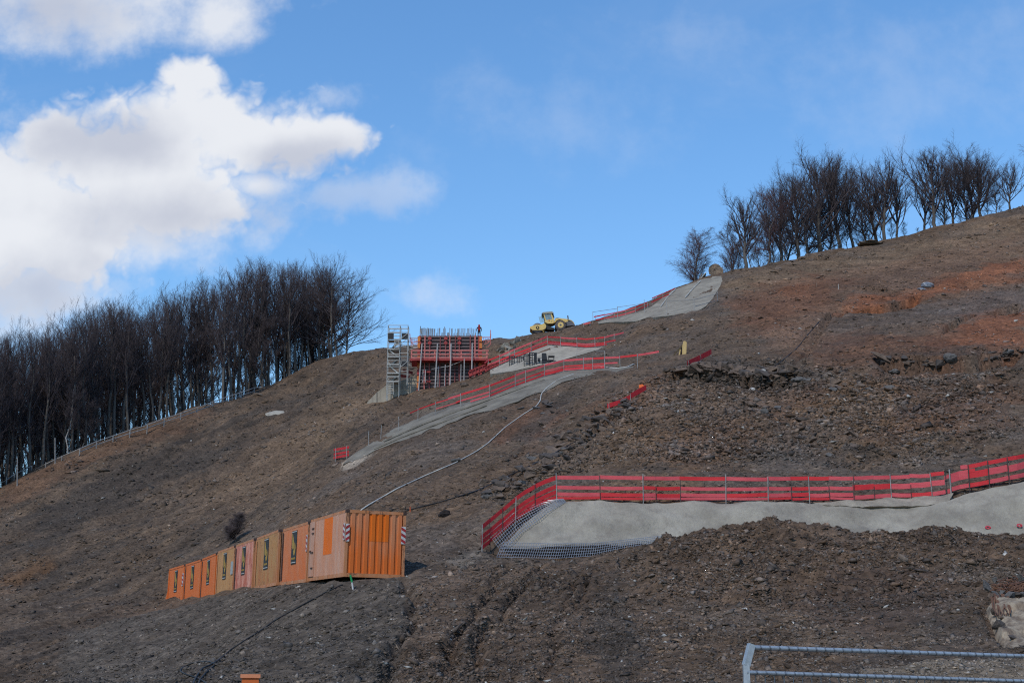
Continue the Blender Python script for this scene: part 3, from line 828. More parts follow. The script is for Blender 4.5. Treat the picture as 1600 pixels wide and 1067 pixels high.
for px, py in ((1544, 823.5), (1594, 820)):
    # ring sprayed on the wall face
    q = hit(px, py, Z=SLOPE_Z, start=58.6); d = Vector((q.x, q.y, q.z - ZC)).normalized(); c = q - d * 0.46
    i = np.argmin(((WF - np.array(c)) ** 2).sum(-1)); cc = Vector(WF.reshape(-1, 3)[i])
    c.y = cc.y - 0.07 + (c.z - cc.z) * 0.55
    m_ = MB(); n = 20
    up = Vector((0, 0.55, 0.84))
    ring = [[c + Vector((1, 0, 0)) * (r * math.cos(2 * math.pi * k / n)) + up * (0.75 * r * math.sin(2 * math.pi * k / n)) for k in range(n)] for r in (0.125, 0.06)]
    back = [[p + Vector((0, 0.02, -0.012)) for p in r_] for r_ in ring]
    vs = ring[0] + ring[1] + back[0] + back[1]
    fs = []
    for k in range(n):
        k2 = (k + 1) % n
        fs += [(k, k2, n + k2, n + k), (2 * n + k, 3 * n + k, 3 * n + k2, 2 * n + k2), (k, 2 * n + k, 2 * n + k2, k2), (n + k, n + k2, 3 * n + k2, 3 * n + k)]
    m_.add(vs, fs)
    m_.bar(c + Vector((0.02, -0.015, 0.0)), c + Vector((0.10, -0.015, -0.02)), 0.05, 0.02)
    m_.build('spray_mark', M_REDMARK, wall)

# reinforcement mesh in front of the foot and up the left flank
M_STEEL = plain('galvanised_steel', (0.42, 0.43, 0.44), (0.30, 0.31, 0.33), 0.45, 0.6, 8)
M_REBAR = plain('rebar_steel', (0.30, 0.29, 0.28), (0.16, 0.13, 0.11), 0.65, 0.4, 5)
wm = MB()
def mesh_patch(top, bottom, nv_, nh_, off, r):
    T, B = smooth_line(top, nv_), smooth_line(bottom, nv_)
    G = []
    for i in range(nv_):
        colp = []
        for j in range(nh_):
            t = j / (nh_ - 1); p = hit(*(T[i] * (1 - t) + B[i] * t), Z=SLOPE_Z, start=58.6)
            d = Vector((p.x, p.y, p.z - ZC)).normalized(); colp.append(p - d * off)
        G.append(colp)
    for i in range(nv_):
        wm.tube([G[i][j] for j in range(nh_)], r, 4)
    for j in range(nh_):
        wm.tube([G[i][j] + Vector((0, -0.012, 0)) for i in range(0, nv_)], r, 4)
mesh_patch([(786,847),(868,849),(930,848),(985,842),(1040,836)], [(776,870),(868,872),(930,868),(985,856),(1040,848)], 74, 6, 0.62, 0.011)
mesh_patch([(764,834),(800,803),(846,783),(880,779)], [(784,862),(812,834),(856,800),(884,784)], 34, 8, 0.55, 0.010)
o = wm.build('reinforcement_mesh', M_STEEL); tag(o, 'grey steel mesh sticking out at the foot of the long concrete wall', 'wire mesh')

ramp = thing('sprayed_concrete_ramp', 'weathered grey sprayed concrete strip climbing the slope below the formwork', 'retaining wall')
sheet('ramp_face', wobble([(546,714),(575,694),(600,677),(660,650),(720,629),(765,617),(800,603),(850,587),(878,576),(935,577),(985,572)], 0.8),
      wobble([(536,726),(575,708),(612,694),(640,684),(700,662),(740,647),(775,638),(805,628),(850,612),(900,592),(990,574)], 1.6), 0.09, 130, 8, M_SHOT_OLD, 0.5, 0.12, 0.5, ramp)
fold = MB()
for a, b in (([(585,702),(640,679),(700,657),(760,634)], 1), ([(600,690),(660,664),(720,641),(790,616),(850,594)], 1)):
    fold.tube([hit(px, py, SLOPE_Z) - Vector((0, 0.14, 0.0)) for px, py in smooth_line(a, 26)], [0.07 + 0.05 * random.random() for _ in range(26)], 6)
fold.build('concrete_ridge', M_SHOT_OLD, ramp)
cr = MB()

uw = thing('concrete_wall', 'pale cast concrete wall with stacked black frames before it, below the yellow roller', 'wall')
sheet('wall_face', [(766,578),(800,562),(828,550),(856,539),(880,541),(920,543),(944,541)], [(766,584),(800,580),(828,574),(856,568),(880,562),(912,553),(946,543)], 0.2, 60, 8, M_CAST, 0.6, 0.03, 0.5, uw)
ts = thing('sprayed_concrete_slope', 'pale sprayed concrete sheet over the upper slope below the wooden cable drum', 'retaining wall')
sheet('concrete_face', wobble([(932,502),(960,497),(990,489),(1014,482),(1036,465),(1050,453),(1075,440),(1098,434),(1118,431),(1127,431)], 0.5),
      wobble([(936,506),(960,504),(990,503),(1014,496),(1040,494),(1062,491),(1082,489),(1098,484),(1112,470),(1129,440)], 0.8), 0.14, 70, 14, M_SHOT_UP, 0.6, 0.14, 0.4, ts)
ck = MB()
for a in ([(1032,480),(1042,466),(1056,452)], [(1070,466),(1082,452),(1094,440)]):
    ck.tube([hit(px, py, SLOPE_Z) - Vector((0, 0.24, 0.0)) for px, py in smooth_line(a, 14)], [0.05 + 0.07 * random.random() for _ in range(14)], 5)
ck.build('lime_streak', plain('lime', (0.45, 0.43, 0.38), (0.3, 0.28, 0.25), 0.9), ts)
ab = thing('abutment_base', 'pale cast concrete footing on the slope under the scaffold stair tower', 'foundation')
fo_o = at(615, 612, 175.7); ab.location = fo_o
MB().prism([((at(a_, b_, 175.7) - fo_o).x, (at(a_, b_, 175.7) - fo_o).z) for a_, b_ in ((573,629),(590,612),(606,600),(622,596.5),(640,590),(657,584),(657,622),(606,634),(590,638),(573,638))], 'y', 0.0, 1.2).build('footing_block', M_CAST, ab)
jt = MB()
for px in (589,):
    jt.tube([at(px, y, 175.69) - fo_o for y in (613, 632)], 0.05, 4)
jt.build('joint', plain('joint', (0.1, 0.095, 0.09)), ab)

# ------------------------------------------------------------------ fences with red bands
def red_net(name, c, c2):
    m = plain(name, c, c2, 0.55, scale=2.2, stretch=(1, 1, 4), lo=0.3, hi=0.7)
    N, L = m.node_tree.nodes, m.node_tree.links
    P = N['Principled BSDF']; tr = N.new('ShaderNodeBsdfTranslucent'); mx = N.new('ShaderNodeMixShader'); mx.inputs[0].default_value = 0.42
    L.new(P.inputs['Base Color'].links[0].from_socket, tr.inputs['Color'])
    L.new(P.outputs[0], mx.inputs[1]); L.new(tr.outputs[0], mx.inputs[2]); L.new(mx.outputs[0], N['Material Output'].inputs['Surface'])
    return m
M_RED = red_net('red_band', (0.80, 0.060, 0.068), (0.68, 0.042, 0.05))
M_PINK = red_net('sunlit_red_band', (0.80, 0.155, 0.17), (0.70, 0.10, 0.12))  # paler copy of the band red, sunlit sheen put into the colour
M_POST = plain('fence_post_steel', (0.36, 0.35, 0.33), (0.20, 0.19, 0.18), 0.6, 0.3, 4)
M_POSTD = plain('dark_fence_stake', (0.07, 0.055, 0.05), (0.03, 0.025, 0.025), 0.8)
def fence(name, label, line, height, bands, post_px, spans=None, off=0.35, post_r=0.03, group=None, cat='fence', dark=(), tall=None, sag=0.012, bandmat=None, skip=(), thick=0.025):
    """posts at the given photograph x positions on a ground line; bands = [(z0, z1, from px, to px)]"""
    t = thing(name, label, cat, tuple(hit(*line[0])), group=group)
    org = Vector(t.location)
    xs = [p[0] for p in line]
    def base(px):
        py = float(np.interp(px, xs, [p[1] for p in line]))
        p = hit(px, py, Z=SLOPE_Z); d = Vector((p.x, p.y, p.z - ZC)).normalized()
        return p - d * off - org
    for k, px in enumerate(post_px):
        b = base(px); h = (tall or {}).get(px, height)
        lean = Vector((random.gauss(0, 0.02), random.gauss(0, 0.02), 0))
        MB().tube([b - Vector((0, 0, 0.35)), b + Vector((0, 0, h)) + lean * h], post_r * (0.75 if px in dark else 1), 6).build('post', M_POSTD if px in dark else M_POST, t)
    for (z0, z1, pa, pb) in bands:
        cuts = [pa] + [p for p in post_px if pa + 3 < p < pb - 3] + [pb]
        for i, (a, b) in enumerate(zip(cuts[:-1], cuts[1:])):
            if spans and (i % spans): pass
            n = max(2, int((b - a) / 14) + 1); m_ = MB(); pts = []
            dz0 = random.gauss(0, 0.015); dz1 = random.gauss(0, 0.015)
            for k in range(n):
                u = k / (n - 1); q = base(a + (b - a) * u)
                q.z += -sag * 4 * u * (1 - u) + dz0 * (1 - u) + dz1 * u
                pts.append(q)
            vs = []; fs = []
            for q in pts:
                for (dy, zz) in ((post_r + 0.004, z0), (post_r + 0.004, z1), (post_r + 0.004 + thick, z1), (post_r + 0.004 + thick, z0)):
                    vs.append(q + Vector((0, dy + 0.006 * (i % 2), zz)))
            for k in range(n - 1):
                for e in range(4):
                    fs.append((4 * k + e, 4 * k + (e + 1) % 4, 4 * k + 4 + (e + 1) % 4, 4 * k + 4 + e))
            fs += [(0, 3, 2, 1), (4 * n - 4, 4 * n - 3, 4 * n - 2, 4 * n - 1)]
            mt = bandmat or (M_PINK if random.random() < 0.5 else M_RED)
            m_.add(vs, fs).build('band', mt, t)
    return t
NEAR_LINE = [(752,860),(766,848),(785,832),(805,815),(825,800),(845,789),(868,780),(870,779.5),(938,780),(1005,781),(1134,781.5),(1265,781),(1334,781),(1393,779),(1450,777),(1478,773),(1500,765),(1546,757),(1577,751),(1612,745),(1740,727)]
fence('red_banded_fence', 'nearest red banded fence running level along the top of the long sprayed concrete wall', NEAR_LINE, 1.08,
      [(0.92, 1.09, 871, 1478), (0.46, 0.62, 871, 1334), (0.15, 0.32, 871, 1334), (0.015, 0.12, 871, 1334), (0.46, 0.70, 1334, 1478), (0.06, 0.24, 1334, 1478)],
      [870, 938, 1005, 1025, 1063, 1134, 1200, 1237, 1265, 1297, 1334, 1367, 1393, 1424, 1457, 1480], dark=(938, 1025, 1063, 1237, 1297, 1334, 1367, 1424, 1480),
      tall={870: 1.2, 1005: 1.2, 1134: 1.2, 1393: 1.15, 1025: 0.62, 1237: 0.62, 1297: 0.65, 1367: 0.6, 1424: 0.6}, post_r=0.021)
fence('red_banded_fence', 'near red banded fence descending the left flank of the long concrete wall behind steel mesh', NEAR_LINE, 1.1,
      [(0.90, 1.10, 753, 869), (0.47, 0.66, 751, 869), (0.24, 0.43, 752, 869), (0.02, 0.19, 754, 869)], [753, 766, 785, 805, 836], dark=(766, 785, 836), post_r=0.022, bandmat=M_RED, sag=0.0)
fence('red_banded_fence', 'near red banded fence climbing from the step to the right edge', NEAR_LINE, 1.08,
      [(0.90, 1.08, 1504, 1738), (0.44, 0.74, 1486, 1738), (0.05, 0.24, 1480, 1738), (0.70, 0.86, 1478, 1526)], [1486, 1515, 1546, 1577, 1606, 1640, 1672, 1705, 1736], dark=(1515, 1546, 1577), post_r=0.03)
MID_LINE = [(560,702),(576,694),(595,684),(623,671),(653,657),(680,647),(720,634),(765,620),(805,604),(821,598),(850,588),(881,580),(911,578),(945,576),(969,575),(996,572),(1035,566)]
fence('red_banded_fence', 'red banded fence along the top of the grey concrete strip, below the black frames', MID_LINE, 1.15,
      [(0.95, 1.05, 640, 700), (0.92, 1.10, 700, 881), (0.92, 1.10, 881, 1030), (0.42, 0.50, 680, 712), (0.40, 0.54, 712, 965), (0.06, 0.2, 735, 945), (0.22, 0.33, 845, 945)],
      [576, 595, 623, 653, 680, 720, 765, 805, 821, 850, 881, 911, 926, 945, 969, 996], post_r=0.028)
UP_LINE = [(757,580),(764,576),(800,561),(828,550),(856,539),(880,541.5),(920,544),(945,541),(978,533)]
fence('red_banded_fence', 'red banded fence on the pale cast concrete wall below the yellow roller', UP_LINE, 1.2,
      [(0.98, 1.18, 757, 856), (0.36, 0.62, 762, 856), (0.05, 0.2, 770, 856), (0.98, 1.15, 856, 975), (0.36, 0.52, 856, 962), (0.14, 0.32, 856, 948)],
      [764, 781, 796, 804, 830, 856, 876, 902, 930, 945, 960], post_r=0.035)
TOP_LINE = [(926,504),(950,500),(975,495),(1000,487),(1012,481),(1020,474),(1040,466),(1055,459)]
fence('red_banded_fence', 'thin red fence on the crest, on the pale concrete left of the cable drum', TOP_LINE, 0.95,
      [(0.72, 0.88, 928, 1012), (0.72, 0.88, 1019, 1055), (0.25, 0.42, 931, 1014), (0.25, 0.42, 1018, 1046)], [930, 945, 960, 978, 993, 1012, 1019, 1036, 1050], post_r=0.03)
fence('red_barrier', 'short red barrier of three boards at the low left end of the grey concrete strip', [(521,718),(546,714)], 1.0,
      [(0.78, 0.98, 521, 545), (0.40, 0.58, 521, 545), (0.1, 0.3, 521, 545)], [524, 542], post_r=0.03, off=0.2, cat='barrier', bandmat=M_RED)
fence('red_barrier', 'short piece of red barrier on the crest just right of the yellow roller', [(910,510),(924,507)], 0.5, [(0.2, 0.42, 911, 923)], [912, 922], post_r=0.03, off=0.1, cat='barrier')
fence('red_strip', 'red strip of plastic netting strung up the slope below the wooden stakes', [(1072,575),(1112,555)], 0.5, [(0.1, 0.55, 1074, 1112)], [1076, 1095, 1111], post_r=0.02, off=0.5, cat='netting', bandmat=M_RED)
fence('red_strip', 'red strip of plastic netting dangling left of the stony slope', [(948,641),(962,636),(985,626),(1008,612)], 0.5, [(0.15, 0.48, 949, 985), (0.15, 0.55, 985, 1010)], [952, 985, 1008], post_r=0.02, off=0.6, cat='netting', bandmat=M_RED, sag=0.05)
p = hit(1001, 615); d = Vector((p.x, p.y - 0.5, p.z + 0.1))
og = MB().prism([(-0.2, 0), (0.22, 0.02), (0.24, 0.2), (0.1, 0.34), (-0.16, 0.26)], 'y', -0.02, 0.02).build('orange_sheet', plain('orange_plastic', (0.75, 0.16, 0.03), (0.6, 0.1, 0.02), 0.5))
og.location = (p.x, p.y - 0.75, p.z + 0.25); og.rotation_euler = (-0.3, 0, 0.2); tag(og, 'small bright orange plastic sheet caught on the red netting strip', 'plastic sheet')

def handrail(label, posts, rails, name='handrail', off=0.6, r=0.03, mat=None, cat='railing'):
    """posts = [(px, base py, top py)], rails = [[(px, py), ...]] all at the depth of the hillside below them"""
    mat = mat or M_POST
    b0 = hit(posts[0][0], posts[0][1]); t = thing(name, label, cat, tuple(b0)); org = Vector(b0)
    dep = {}
    for px, y0, y1 in posts:
        b = hit(px, y0, SLOPE_Z); dd = b.y - off
        lo, hi = at(px, y0, dd), at(px, y1, dd)
        dep[px] = dd
        MB().tube([lo - org - Vector((0, 0, 0.4)), Vector((lo.x, lo.y, hi.z)) - org], r, 6).build('post', mat, t)
    ks = sorted(dep)
    for rl in rails:
        pts = [at(px, py, float(np.interp(px, ks, [dep[k] for k in ks]))) - org for px, py in rl]
        for a, b in zip(pts[:-1], pts[1:]): MB().tube([a, b], r * 0.85, 6).build('rail', mat, t)
    return t
handrail('thin grey handrail in front of the pale concrete slope under the cable drum', [(1042,492,470),(1085,488,468),(1121,470,455)],
         [[(1042,471),(1085,468),(1121,459)], [(1085,479),(1121,469)]], r=0.035)
handrail('thin grey handrail at the left end of the thin red fence on the crest', [(926.5,505,487),(965,499,479),(1007,487,468)], [[(926.5,487.5),(965,482)], [(965,480),(1007,474)]], r=0.035)
handrail('thin grey frame of a handrail on the soil below the pale cast concrete wall', [(901.5,560,544),(945,563,548)], [[(901.5,545),(945,549)]], r=0.022)
ridge = [(124,713,700),(150,701.5,689),(176,692,680),(202.5,683,671),(229.5,674.5,663),(256,664,653),(282,655,645),(307.5,645,636),(332,636,627),(355,628,619),(377,621,612),(397,613,605)]
handrail('long grey guard rail following the crest in front of the left wood', ridge, [[(p_[0], p_[2] + 1) for p_ in ridge] + [(410,605)], [(p_[0], p_[2] + 6) for p_ in ridge]], 'guard_rail', 0.3, 0.075, M_POST, 'guard rail')
handrail('short grey guard rail at the left edge of the wood, between two tall poles', [(10,752,744),(22,748,739),(49,737,727),(71,730,722),(96,721,712)], [[(0,755),(10,750),(22,741),(49,728)], [(55,733),(71,725),(96,713),(124,701)]], 'guard_rail', 0.3, 0.05, M_POST, 'guard rail')
for px, y0, y1, lb in ((29, 758, 715, 'leaning grey steel pole at the left edge of the wood, the more left of two'), (88, 724, 684, 'tall grey steel pole over the guard rail, right one of two')):
    b = hit(px, y0, SLOPE_Z); tp = at(px - 2, y1, b.y - 0.4)
    o = MB().tube([Vector((0, 0, -0.4)), Vector((tp.x - b.x, 0, tp.z - b.z))], [0.07, 0.06], 8).build('steel_pole', M_POST)
    o.location = (b.x, b.y - 0.4, b.z); tag(o, lb, 'pole')

# ------------------------------------------------------------------ containers
def paint(name, base, faded, rust=(0.11, 0.05, 0.03), amount=0.5, grad=0.0, streak=1.0, rustk=0.62):
    m, N, L, P = nodes_of(name)
    P.inputs['Roughness'].default_value = 0.62; P.inputs['Specular IOR Level'].default_value = 0.25
    tc = N.new('ShaderNodeTexCoord')
    def noise(s, d, r, st):
        mp = N.new('ShaderNodeMapping'); mp.inputs['Scale'].default_value = st; mp.inputs['Location'].default_value = (len(name) * 1.7, 3.1, 0.4)
        L.new(tc.outputs['Object'], mp.inputs[0])
        n = N.new('ShaderNodeTexNoise'); n.inputs['Scale'].default_value = s; n.inputs['Detail'].default_value = d; n.inputs['Roughness'].default_value = r
        L.new(mp.outputs[0], n.inputs['Vector']); return n.outputs[0]
    def mr(x, a, b, c, d):
        n = N.new('ShaderNodeMapRange'); n.inputs['From Min'].default_value = a; n.inputs['From Max'].default_value = b
        n.inputs['To Min'].default_value = c; n.inputs['To Max'].default_value = d; L.new(x, n.inputs['Value']); return n.outputs[0]
    def mix(f, a, b):
        n = N.new('ShaderNodeMix'); n.data_type = 'RGBA'
        for i, v in ((0, f), (6, a), (7, b)):
            if isinstance(v, tuple): n.inputs[i].default_value = (*v, 1)
            else: L.new(v, n.inputs[i])
        return n.outputs[2]
    st = noise(3.0, 6, 0.65, (1, 1, 0.14 / max(streak, 0.2)))
    blot = noise(1.1, 5, 0.6, (1, 1, 0.7))
    a = N.new('ShaderNodeMath'); a.operation = 'ADD'; L.new(mr(st, 0.3, 0.7, -0.5, 0.5), a.inputs[0]); L.new(mr(blot, 0.3, 0.7, -0.35, 0.35), a.inputs[1])
    sp = N.new('ShaderNodeSeparateXYZ'); L.new(tc.outputs['Object'], sp.inputs[0])
    b = N.new('ShaderNodeMath'); b.operation = 'MULTIPLY_ADD'; L.new(sp.outputs[2], b.inputs[0]); b.inputs[1].default_value = grad; L.new(a.outputs[0], b.inputs[2])
    c = N.new('ShaderNodeMath'); c.operation = 'ADD'; c.use_clamp = True; L.new(b.outputs[0], c.inputs[0]); c.inputs[1].default_value = amount - grad * 1.3
    col = mix(c.outputs[0], base, faded)
    rn = noise(5.0, 7, 0.7, (1, 1, 0.4))
    col = mix(mr(rn, rustk, rustk + 0.08, 0.0, 0.85), col, rust)
    L.new(col, P.inputs['Base Color'])
    return m
M_DKSTEEL = plain('rusty_dark_steel', (0.09, 0.05, 0.04), (0.04, 0.025, 0.022), 0.8)
M_SIGNBLK = plain('black_sign', (0.022, 0.020, 0.020), (0.014, 0.013, 0.013), 0.6)
M_SIGNYEL = plain('yellow_print', (0.36, 0.22, 0.035), (0.28, 0.17, 0.03), 0.6)
M_SIGNWHT = plain('white_print', (0.55, 0.53, 0.48), (0.4, 0.38, 0.35), 0.6)
M_WHITE = plain('white_reflector', (0.52, 0.50, 0.48), (0.4, 0.38, 0.37), 0.5)
M_STRIPE = plain('red_reflector', (0.33, 0.02, 0.025), (0.22, 0.02, 0.02), 0.5)
M_PATCH = paint('fresh_orange', (0.60, 0.125, 0.008), (0.56, 0.12, 0.010), amount=0.3, rustk=0.8)
CW, CL, CH = 2.44, 6.0, 2.6

def corrugated(mb, axis, a0, a1, pitch, depth, base, out, z0, z1):
    """trapezoid profile along axis ('x' or 'y'), facing the side out (-1 / +1) of the plane at base"""
    n = max(1, round((a1 - a0) / pitch)); p = (a1 - a0) / n
    prof = []
    for k in range(n):
        s = a0 + k * p
        prof += [(s, 0), (s + 0.28 * p, 0), (s + 0.40 * p, 1), (s + 0.88 * p, 1)]
    prof.append((a1, 0))
    outer = [(s, base + out * (depth if h else 0.0)) for s, h in prof]
    inner = [(s, base - out * 0.03) for s, h in prof]
    k = len(outer)
    vs = []
    for (s, w) in outer + inner:
        for z in (z0, z1): vs.append((s, w, z) if axis == 'x' else (w, s, z))
    fs = []
    for i in range(k - 1):
        fs.append((2 * i, 2 * i + 2, 2 * i + 3, 2 * i + 1))
        j = k + i
        fs.append((2 * j, 2 * j + 1, 2 * j + 3, 2 * j + 2))
        fs.append((2 * i + 1, 2 * i + 3, 2 * j + 3, 2 * j + 1)); fs.append((2 * i, 2 * j, 2 * j + 2, 2 * i + 2))
    fs += [(0, 1, 2 * k + 1, 2 * k), (2 * k - 2, 4 * k - 2, 4 * k - 1, 2 * k - 1)]
    return mb.add(vs, fs)

def container(label, near_px, far_px, side_m, end_m, frame_m, sign=True, length=None, stripes=(), pitch=0.24, depth=0.03, z_drop=0.0, group='orange containers in the row'):
    A = at(*near_px); B = at(*far_px)
    v = B - A; ln = v.length - 0.04
    rz = math.atan2(-v.x, v.y); rx = math.asin(v.z / v.length)
    t = thing('shipping_container', label, 'container', tuple(A - Vector((0, 0, z_drop))), (rx, 0, rz), group)
    L_, H = ln, CH
    side = MB(); corrugated(side, 'y', 0.14, L_ - 0.14, pitch, depth, 0.035, -1, 0.15, H - 0.11); side.build('side_panel', side_m, t)
    sr = MB(); corrugated(sr, 'y', 0.14, L_ - 0.14, 0.28, 0.03, CW - 0.035, 1, 0.15, H - 0.11); sr.build('side_panel', side_m, t)
    en = MB(); corrugated(en, 'x', 0.13, CW - 0.13, 0.272, 0.045, 0.055, -1, 0.15, H - 0.13); en.build('end_panel', end_m, t)
    ef = MB().span(0.13, CW - 0.13, L_ - 0.07, L_ - 0.03, 0.15, H - 0.13).build('end_panel', end_m, t)
    MB().span(0.04, CW - 0.04, 0.05, L_ - 0.05, H - 0.1, H - 0.055).build('roof', side_m, t)
    MB().span(0.06, CW - 0.06, 0.06, L_ - 0.06, 0.02, 0.145).build('floor', M_DKSTEEL, t)
    for x in (0, CW - 0.11):
        for y in (0, L_ - 0.11):
            MB().span(x, x + 0.11, y, y + 0.11, 0.12, H - 0.12).build('corner_post', frame_m, t)
            for z in (0.0, H - 0.119):
                MB().span(x - 0.012, x + 0.13, y - 0.012, y + 0.13, z, z + 0.118).span(x + 0.03, x + 0.1, y - 0.016, y - 0.005, z + 0.03, z + 0.085).build('corner_casting', M_DKSTEEL if z else frame_m, t)
    for x in (0.005, CW - 0.085):
        MB().span(x, x + 0.08, 0.12, L_ - 0.12, H - 0.115, H - 0.01).build('top_rail', frame_m, t)
        MB().span(x - 0.002, x + 0.082, 0.12, L_ - 0.12, 0.0, 0.148).build('bottom_rail', frame_m, t)
    for y in (0.005, L_ - 0.085):
        MB().span(0.12, CW - 0.12, y, y + 0.08, H - 0.13, H - 0.012).build('end_rail', frame_m, t)
        MB().span(0.12, CW - 0.12, y, y + 0.08, 0.0, 0.148).build('end_rail', frame_m, t)
    X = 0.035 - depth
    if sign:
        yc = sign if not isinstance(sign, bool) else L_ * 0.5
        w2, z0, z1 = 0.54, 0.88, 2.36
        s = MB().span(X - 0.02, X, yc - w2, yc + w2, z0, z1).build('sign', M_SIGNBLK, t)
        # seen from outside, +y runs to the left
        q = lambda pts: [(yc + w2 - a * 2 * w2, z0 + b * (z1 - z0)) for a, b in pts]
        M = MB()
        M.prism(q([(0.14, 0.93), (0.26, 0.86), (0.42, 0.72), (0.56, 0.60), (0.60, 0.50), (0.52, 0.44), (0.34, 0.44), (0.20, 0.50), (0.16, 0.66)]), 'x', X - 0.032, X - 0.019)
        M.prism(q([(0.66, 0.64), (0.80, 0.56), (0.86, 0.44), (0.80, 0.32), (0.66, 0.24), (0.50, 0.30), (0.44, 0.40), (0.62, 0.42), (0.68, 0.50)]), 'x', X - 0.031, X - 0.0195)
        M.build('emblem', M_SIGNYEL, s)
        M = MB()
        for k, wd in enumerate((0.10, 0.08, 0.11, 0.07, 0.1, 0.09)):
            a0 = 0.14 + k * 0.125
            M.prism(q([(a0, 0.135), (a0 + wd * 0.9, 0.135), (a0 + wd * 0.9, 0.195), (a0, 0.195)]), 'x', X - 0.029, X - 0.0192)
        M.build('lettering', M_SIGNYEL, s)
        M = MB()
        for b in (0.035, 0.955): M.prism(q([(0.03, b), (0.97, b), (0.97, b + 0.022), (0.03, b + 0.022)]), 'x', X - 0.028, X - 0.0193)
        M.build('white_line', M_SIGNWHT, s)
    for st in stripes: hazard(t, *st)
    # locking gear and rust-dark seam at the far edge of the visible side
    M = MB()
    for y in (L_ - 0.20, L_ - 0.34): M.tube([(X - 0.02, y, 0.2), (X - 0.02, y, H - 0.2)], 0.018, 6)
    lb = M.build('lock_bar', M_DKSTEEL if random.random() < 0.6 else frame_m, t)
    return t, L_

def hazard(t, plane, a0, a1, z0, z1, lean, w=None):
    """red and white marking plate; plane ('x', x) or ('y', y): plate stands proud of that plane towards minus"""
    ax, v = plane
    P = lambda pts, d0, d1: MB().prism(pts, ax, v + d0, v + d1)
    pl = P([(a0, z0), (a1, z0), (a1, z1), (a0, z1)], -0.02, -0.004).build('hazard_marking', M_WHITE, t)
    n = 3; h = (z1 - z0) / n
    for k in range(n):
        b = z0 + k * h; s = h * 0.45 * lean
        lo, hi = b, b + h * 0.5
        pts = [(a0, lo + max(-s, 0)), (a1, lo + max(s, 0)), (a1, min(z1, hi + max(s, 0))), (a0, min(z1, hi + max(-s, 0)))]
        P(pts, -0.024, -0.0195).build('stripe', M_STRIPE, pl)

ORANGE, ORANGE_F = (0.50, 0.135, 0.030), (0.47, 0.20, 0.085)
mo = paint('orange_paint', (0.54, 0.115, 0.018), (0.50, 0.15, 0.045), amount=0.2, grad=0.10)
m_pink = paint('faded_salmon_paint', (0.44, 0.20, 0.115), (0.46, 0.27, 0.19), amount=0.5, grad=0.08, rustk=0.77)
m_end = paint('orange_faded_upwards', (0.54, 0.12, 0.020), (0.47, 0.19, 0.09), amount=0.34, grad=0.5, rustk=0.68)
m_c2 = paint('sunburnt_orange_paint', (0.47, 0.125, 0.038), (0.46, 0.18, 0.085), amount=0.4, grad=0.35, rustk=0.72)
m_c3 = paint('ochre_streaked_paint', (0.33, 0.12, 0.045), (0.35, 0.19, 0.075), amount=0.7, grad=0.2, rustk=0.565)
m_c4 = paint('peeling_pink_paint', (0.36, 0.09, 0.05), (0.60, 0.34, 0.26), amount=0.38, streak=0.6, rustk=0.55, rust=(0.22, 0.045, 0.03))
m_c5 = paint('mustard_paint', (0.36, 0.165, 0.06), (0.39, 0.215, 0.09), amount=0.55, rustk=0.58)
m_fr = paint('orange_frame_paint', (0.42, 0.15, 0.05), (0.44, 0.22, 0.12), amount=0.4, rustk=0.56)

c1, L1 = container('large orange container nearest of the row with ribbed end wall and plain salmon side', (537, 898, 55), (480, 905.5, 60.7), m_pink, m_end, m_fr, sign=False, pitch=0.2, z_drop=0.06,
                   stripes=((('x', -0.016), 0.02, 0.26, 1.42, 2.06, 1),), group=None)
hazard(c1, ('y', -0.014), 0.0, 0.15, 1.36, 2.04, 1); hazard(c1, ('y', -0.014), CW - 0.19, CW - 0.01, 1.34, 2.02, -1)
pm = MB(); corrugated(pm, 'x', 0.13 + 0.272 * 3, 0.13 + 0.272 * 6, 0.272, 0.045, 0.048, -1, 1.40, CH - 0.15); pm.build('paint_patch', M_PATCH, c1)
pp = (L1 - 0.28) / round((L1 - 0.28) / 0.2)
pm = MB(); corrugated(pm, 'y', 0.14 + pp * 10, 0.14 + pp * 17, pp, 0.03, 0.028, -1, 0.98, CH - 0.14); pm.build('paint_patch', M_PATCH, c1)
dm = MB().span(-0.03, 0.0, L1 - 1.05, L1 - 0.14, 0.17, CH - 0.13).build('door', m_pink, c1)
for z in (2.15, 1.95, 1.15, 0.5):
    MB().span(-0.065, -0.028, L1 - 0.95, L1 - 0.62, z, z + 0.05).build('latch', M_DKSTEEL, dm)
MB().span(-0.07, -0.028, L1 - 0.55, L1 - 0.35, 1.18, 1.26).build('handle', M_DKSTEEL, dm)

row = [
 ('sunburnt orange container directly behind the salmon one with black sign', (478, 905.5, 60.9), (437, 911, 66.2), m_c2, m_c2, m_fr, None),
 ('ochre rust-streaked container with black sign, third from the near end', (432, 910.5, 66.4), (396, 918, 71.8), m_c3, m_c3, m_fr, None),
 ('peeling pink container with black sign between the two ochre ones', (393, 918.5, 72.0), (364, 923.5, 77.4), m_c4, m_c4, m_fr, None),
 ('mustard yellow container with black sign beside the plain orange ones', (362.5, 924, 77.5), (335.5, 929, 83), m_c5, m_c5, m_fr, None),
 ('bright orange container with black sign next to the mustard one', (334, 931, 83.1), (311.5, 936, 88.6), mo, mo, mo, None),
 ('bright orange container with black sign in the middle of the last three', (310.5, 936.5, 88.7), (285.5, 941, 94.2), mo, mo, mo, None),
 ('bright orange container at the far lower end of the row with black sign', (284.5, 941, 94.3), (260, 945, 99.8), mo, mo, mo, None),
]
CONT = []
